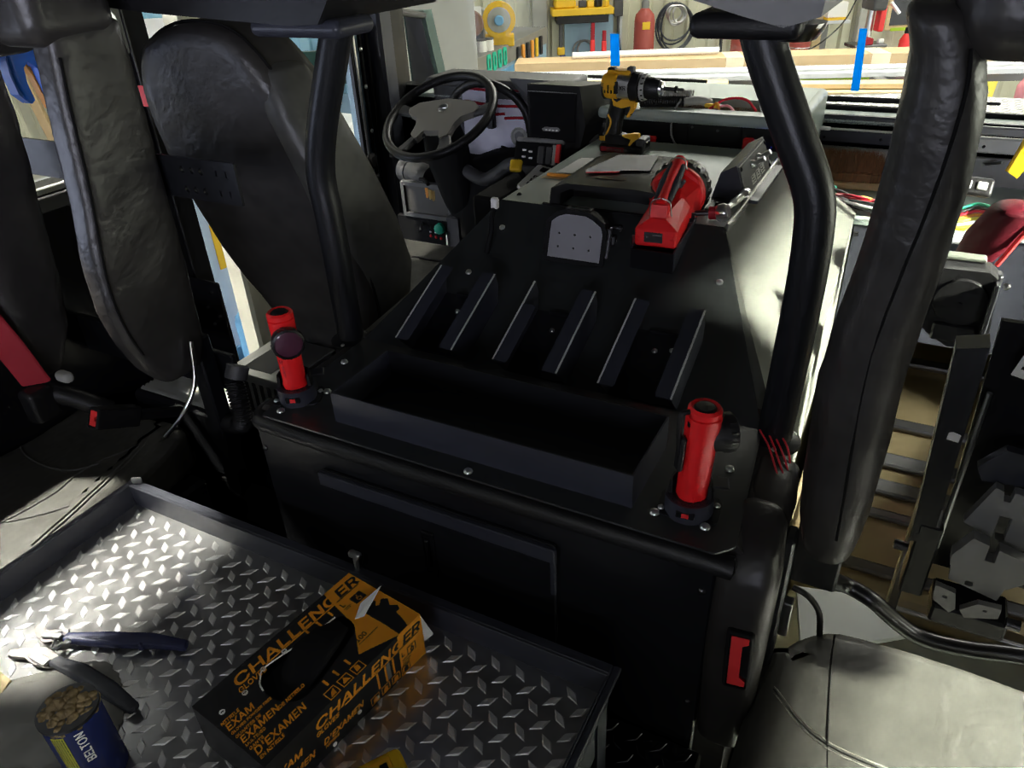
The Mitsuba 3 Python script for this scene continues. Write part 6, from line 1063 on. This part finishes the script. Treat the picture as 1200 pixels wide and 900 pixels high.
for k in range(6): single('hanging_tool', xf(rbox(-.03, .03, -.03, .0, -.20, .0, .01, 8), tr(1.15 + .17 * k, -.015, .36), M), ('black_plastic', 'wire_orange', 'black_plastic', 'wire_orange', 'yellow_plastic', 'black_plastic')[k], ('first', 'second', 'third', 'fourth', 'fifth', 'sixth')[k] + ' tool hanging on the bench fascia, counted from the green rings', 'tool', 40, 'tools hanging on the bench fascia')
def onb(x, y, z=.42): return M @ tr(x, y, z)
t = thing('bench_monitor', 'small grey bench monitor standing on the workbench', 'monitor'); part(t, 'case', xf(rbox(-.12, .12, -.1, .1, .0, .24, .02, 10), rot([0, 0, 1], -65), onb(.52, .25)), 'slate_metal', 40); part(t, 'paper', xf(box(-.10, .10, -.106, -.1, .24, .40), rot([0, 0, 1], -65), onb(.52, .25)), 'white_card'); part(t, 'stand', xf(box(-.08, .08, -.06, .06, .24, .30, .01), rot([0, 0, 1], -65), onb(.52, .25)), 'grey_plastic')
t = thing('hose_reel', 'round reel with a yellow rim standing above the workbench', 'reel'); part(t, 'rim', xf(lathe([(.12, -.04), (.17, -.04), (.17, .04), (.12, .04)], 28), fr((0, 0, .66), UU, ZZ), tr(*sh(.05, 8.55, 0))), 'yellow_plastic', 40); part(t, 'drum', xf(lathe([(0, -.03), (.12, -.03), (.12, .05), (.06, .06), (0, .06)], 24), fr((0, 0, .66), UU, ZZ), tr(*sh(.05, 8.55, 0))), 'light_grey_plastic', 40); part(t, 'hub', xf(lathe([(0, .05), (.05, .05), (.04, .08), (0, .08)], 16), fr((0, 0, .66), UU, ZZ), tr(*sh(.05, 8.5, 0))), 'blue_paint', 40); part(t, 'stand', xf(box(-.15, .15, -.05, .05, .40, .52, .01), shM(.05, 8.6, 0)), 'yellow_plastic')
single('wooden_disc', xf(lathe([(0, -.02), (.11, -.02), (.12, 0), (.11, .02), (0, .02)], 24), fr((0, 0, .70), UU, ZZ), tr(*sh(-.22, 7.9, 0))), 'brown_plastic', 'brown wooden disc leaning at the left end of the workbench', 'disc', 40)
t = thing('spray_can', 'blue spray can at the left end of the workbench', 'can'); part(t, 'body', xf(lathe([(0, 0), (.04, 0), (.04, .20), (0, .21)], 16), onb(.05, .3)), 'blue_plastic', 40); part(t, 'cap', xf(lathe([(0, .21), (.03, .21), (.03, .27), (0, .275)], 14), onb(.05, .3)), 'white_plastic', 40)
for k, (x, y, m, lab) in enumerate(((.12, .1, 'grey_plastic', 'grey tin at the near corner of the workbench'), (.25, .16, 'slate_metal', 'dark tin beside the grey one on the workbench'), (.38, .10, 'white_card', 'white tin with a dark lid on the workbench'), (.48, .06, 'white_card', 'white cup beside the white tin on the workbench'))): t = thing('tin', lab, 'tin'); part(t, 'body', xf(lathe([(0, 0), (.05, 0), (.05, .10), (0, .10)], 16), onb(x, y)), m, 40); part(t, 'lid', xf(lathe([(0, .10), (.052, .10), (.052, .115), (0, .118)], 16), onb(x, y)), 'dark_grey_plastic', 40)
single('orange_tray', xf(rbox(-.12, .12, -.08, .08, 0, .06, .01, 10), onb(.28, .45, .48)), 'wire_orange', 'orange tray behind the tins on the workbench', 'tray', 40)
for k, (x, m) in enumerate(((.95, 'light_grey_plastic'), (1.15, 'slate_metal'), (1.4, 'grey_plastic'))): single('bench_part', xf(rbox(-.05, .05, -.05, .05, 0, .34 - .06 * k, .02, 10), onb(x, .3)), m, ('tall pale machine part on the workbench', 'dark machine part on the workbench', 'low grey machine part at the far end of the workbench')[k], 'machine part', 40)
t = thing('material_stand', 'grey steel stand with a yellow post right of the workbench', 'stand'); part(t, 'rail', xf(box(.30, 1.0, -.03, .03, -.02, .03, .004), shM(0, 8.6, .20)), 'light_grey_plastic'); part(t, 'lower_rail', xf(box(.22, .62, -.03, .03, -.06, .06, .004), rot([0, 1, 0], 8), shM(0, 8.5, .12)), 'light_grey_plastic'); part(t, 'yellow_post', xf(box(.66, .71, -.03, .03, GROUND, .16, .004), shM(0, 8.5, 0)), 'yellow_plastic'); part(t, 'post', xf(box(.24, .28, -.03, .03, GROUND, .3, .004), shM(0, 8.5, 0)), 'grey_plastic'); part(t, 'bundle', xf(cyl((.28, 0, .05), (.56, 0, .03), .05, 12), shM(0, 8.7, 0)), 'slate_metal', 40)
# big pale board, mirror, left side
t = thing('pale_board', 'big pale weathered board standing outside the left part of the windscreen', 'board'); part(t, 'sheet', xf(box(-.80, -.155, -.02, .02, -.55, 2.2, .004), shM(0, 6.8, 0)), 'board_grey'); part(t, 'lower_box', xf(box(-.78, -.58, -.14, -.02, .16, .34, .01), shM(0, 6.8, 0)), 'light_grey_plastic'); part(t, 'prop', xf(box(-.6, -.5, .02, .5, GROUND, -.3, .01), shM(0, 6.8, 0)), 'grey_plastic')
t = thing('side_mirror', 'dark green tinted side mirror outside the left front post', 'mirror'); part(t, 'housing', xf(hull([(-2.07, 2.93, 1.21), (-1.99, 2.97, 1.21), (-2.06, 2.93, .85), (-1.93, 2.98, .85), (-2.07, 2.99, 1.21), (-1.99, 3.03, 1.21), (-2.06, 2.99, .85), (-1.93, 3.04, .85)])), 'mirror_green'); mat('mirror_green', (.03, .05, .045), .25); part(t, 'glass', hull([(-2.06, 2.929, 1.19), (-2.0, 2.958, 1.19), (-2.05, 2.929, .88), (-1.95, 2.968, .88), (-2.06, 2.931, 1.19), (-2.0, 2.960, 1.19)]), 'dark_steel'); part(t, 'arm', cyl((-2.0, 2.98, 1.19), (-1.84, 2.55, 1.25), .014, 10), 'black_plastic', 40)
t = thing('white_cabinet', 'white steel cabinet with a yellow notice outside the left front door', 'cabinet'); part(t, 'body', box(-3.3, -2.61, 1.7, 3.33, GROUND, .67, .01), 'white_paint'); part(t, 'front_panel', box(-2.612, -2.60, 1.75, 2.78, -.9, .655, .004), 'pale_blue_paint'); part(t, 'front_panel', box(-2.612, -2.60, 2.80, 3.30, -.9, .655, .004), 'white_paint'); nb = part(t, 'notice', box(-2.600, -2.597, 2.10, 2.42, .27, .475, .001), 'yellow_plastic', label='yellow notice')
for k in range(5): part(nb, 'print_line', box(-2.597, -2.596, 2.14, 2.38 - .03 * (k % 3), .30 + .03 * k, .306 + .03 * k), 'brown_plastic')
part(t, 'bolt', cyl((-2.6, 2.26, .02), (-2.59, 2.26, .02), .012, 10), 'dark_steel', 40); part(t, 'blue_foot', box(-2.608, -2.59, 1.75, 2.9, -.42, -.10, .004), 'blue_paint')
t = thing('blue_bundle', 'crumpled blue plastic bundle outside the door behind the left flashlight', 'bundle'); part(t, 'bag', wob(rbox(-2.45, -2.25, 1.95, 2.25, -.15, .16, .06, 14), .03, 9, 3), 'blue_paint', 40); part(t, 'pipe', tube(path([(-2.24, 1.98, .26), (-2.22, 2.06, .20), (-2.22, 2.12, .20), (-2.22, 2.14, .26)], 5), .02, 10), 'steel', 60); part(t, 'pallet', box(-2.55, -2.15, 1.9, 2.35, GROUND, -.13, .02), 'steel_blue')
t = thing('blue_container', 'pale blue ribbed container far outside the left door', 'container'); part(t, 'side', wsheet(-4.6, -1.45, -.2, 1.9, .22, .05, shM(0, 9.2, 0)), 'pale_blue_side'); mat('pale_blue_side', (.30, .52, .62), .5); part(t, 'base', xf(box(-4.6, -1.45, -.05, .5, GROUND, -.1, .01), shM(0, 9.2, 0)), 'steel_blue'); part(t, 'white_sheet', xf(box(-3.85, -2.6, -.08, -.06, .35, .78, .004), shM(0, 9.2, 0)), 'white_card'); part(t, 'corner_strip', xf(box(-1.95, -1.80, -.08, -.06, -.2, .95, .004), shM(0, 9.2, 0)), 'white_card'); part(t, 'green_skirt', xf(box(-2.2, -1.45, -.09, -.06, .02, .38, .004), shM(0, 9.2, 0)), 'green_glass')
t = thing('steel_strut', 'thin steel strut in front of the white sheet outside the left door', 'strut'); part(t, 'strut', cyl(sh(-2.55, 6.6, .80), sh(-2.35, 6.6, 1.25), .025, 10), 'grey_plastic', 40); part(t, 'strut', cyl(sh(-2.55, 6.6, .80), sh(-2.6, 6.6, GROUND), .025, 10), 'grey_plastic', 40)
single('cream_post', box(-1.98, -1.90, 1.62, 1.74, GROUND, 1.7, .01), 'light_cream', 'cream post outside, at the upper left of the driver seat back', 'post'); mat('light_cream', (.58, .56, .44), .6)
# things seen through the gap between the two left bolsters
t = thing('blue_hook', 'blue plastic hook with an orange inner strip hanging in the left rear window', 'hook')
arch = Polygon([(1.005, 1.36), (.992, 1.33), (.988, 1.29), (.992, 1.25), (1.012, 1.228), (1.022, 1.235), (1.018, 1.27), (1.022, 1.30), (1.035, 1.31), (1.05, 1.295), (1.055, 1.26), (1.06, 1.215), (1.075, 1.21), (1.082, 1.25), (1.09, 1.30), (1.09, 1.36)]).buffer(-.004).buffer(.004)
HK = fr((-1.735, 0, 0), (0, 1, 0), (0, 0, 1)); part(t, 'shell', xf(ext(arch, .03), HK), 'blue_plastic', 30); part(t, 'inner_strip', xf(ext(Polygon([(1.036, 1.312), (1.05, 1.31), (1.064, 1.27), (1.07, 1.215), (1.062, 1.208), (1.055, 1.24), (1.048, 1.28)]), .02, tr(0, 0, -.012)), HK), 'wire_orange'); part(t, 'rib', xf(tube(path([(1.0, 1.33, .03), (.998, 1.28, .032), (1.008, 1.24, .03)], 5), .005, 6), HK), 'blue_plastic', 60)
for k, (u, m, lab) in enumerate(((-6.05, 'cardboard', 'brown post leaning outside the left rear window'), (-5.75, 'wire_yellow', 'yellow post leaning outside the left rear window'), (-6.5, 'grey_plastic', 'grey post outside the left rear window'))): single('leaning_pole', xf(box(-.06, .06, -.04, .04, GROUND, 1.2, .01), rot([0, 1, 0], -8 + 7 * k), shM(u, 10.4, 0)), m, lab, 'pole')
# power supplies and grille on the floor behind the left seat
t = thing('heater_box', 'heater box with a pale louvred grille low between the left seats', 'heater'); part(t, 'case', box(-1.72, -1.36, 1.01, 1.24, .30, .50, .01), 'black_metal'); part(t, 'plinth', box(-1.72, -1.02, 1.01, 1.42, .0, .30, .01), 'soft_black')
for k in range(15): part(t, 'louvre', xf(box(-1.70, -1.40, -.005, .005, -.001, .002), rot([1, 0, 0], 35), tr(0, 1.03 + .013 * k, .504)), 'light_grey_plastic')
t = thing('power_supply', 'grey perforated power supply box behind the left flashlight', 'power supply'); PX, PY = -.22, -.04
part(t, 'case', box(-1.18 + PX, -1.0 + PX, 1.12 + PY, 1.30 + PY, .46, .60, .004), 'brushed'); part(t, 'lid', box(-1.185 + PX, -.995 + PX, 1.115 + PY, 1.305 + PY, .60, .606, .002), 'steel'); part(t, 'sticker', box(-1.15 + PX, -1.06 + PX, 1.14 + PY, 1.24 + PY, .606, .607), 'grey_plastic')
for i in range(5):
    for j in range(4): part(t, 'vent_hole', cyl((-1.0 + PX + .001, 1.15 + PY + .03 * i, .49 + .025 * j), (-.998 + PX, 1.15 + PY + .03 * i, .49 + .025 * j), .006, 8), 'soft_black')
for i in range(6): part(t, 'front_slot', box(-1.16 + PX + .024 * i, -1.148 + PX + .024 * i, 1.1188 + PY, 1.1202 + PY, .48, .58), 'soft_black')
part(t, 'stand', box(-1.17 + PX, -1.01 + PX, 1.13 + PY, 1.29 + PY, .30, .46, .004), 'black_metal'); part(t, 'bracket', box(-1.72, -1.60, 1.27, 1.28, .46, .72, .004), 'black_metal')
for x, z in ((-1.63, .69), (-1.66, .64), (-1.62, .62), (-1.65, .59)): part(t, 'stud', cyl((x, 1.27, z), (x, 1.265, z), .004, 8), 'chrome', 40)
single('cable_hoop', tube(path([(-1.05, 1.14, .606), (-1.03, 1.06, .66), (-1.01, 1.02, .66), (-.99, 1.0, .60), (-1.0, 1.01, .50)], 6), .008, 8), 'wire_black', 'black cable hoop left of the left flashlight', 'cable', 60)
single('belt_guide_rod', tube(path([(-1.262, .90, .80), (-1.248, .87, .72), (-1.262, .83, .66), (-1.30, .80, .61)], 6), .0045, 8), 'chrome', 'curved chrome rod below the left narrow bolster', 'rod', 60)
t = thing('flexible_conduit', 'black ribbed flexible conduit below the left bolster', 'conduit'); s = np.linspace(0, 1, 160); part(t, 'hose', tube(np.array(path([(-1.20, .93, .70), (-1.175, .905, .62), (-1.29, .955, .55)], 54))[:108], .02 + .003 * np.sin(np.arange(108) * 1.6), 12), 'black_plastic', True); part(t, 'end', cyl((-1.20, .935, .705), (-1.20, .95, .73), .024, 14), 'dark_grey_plastic', 40)
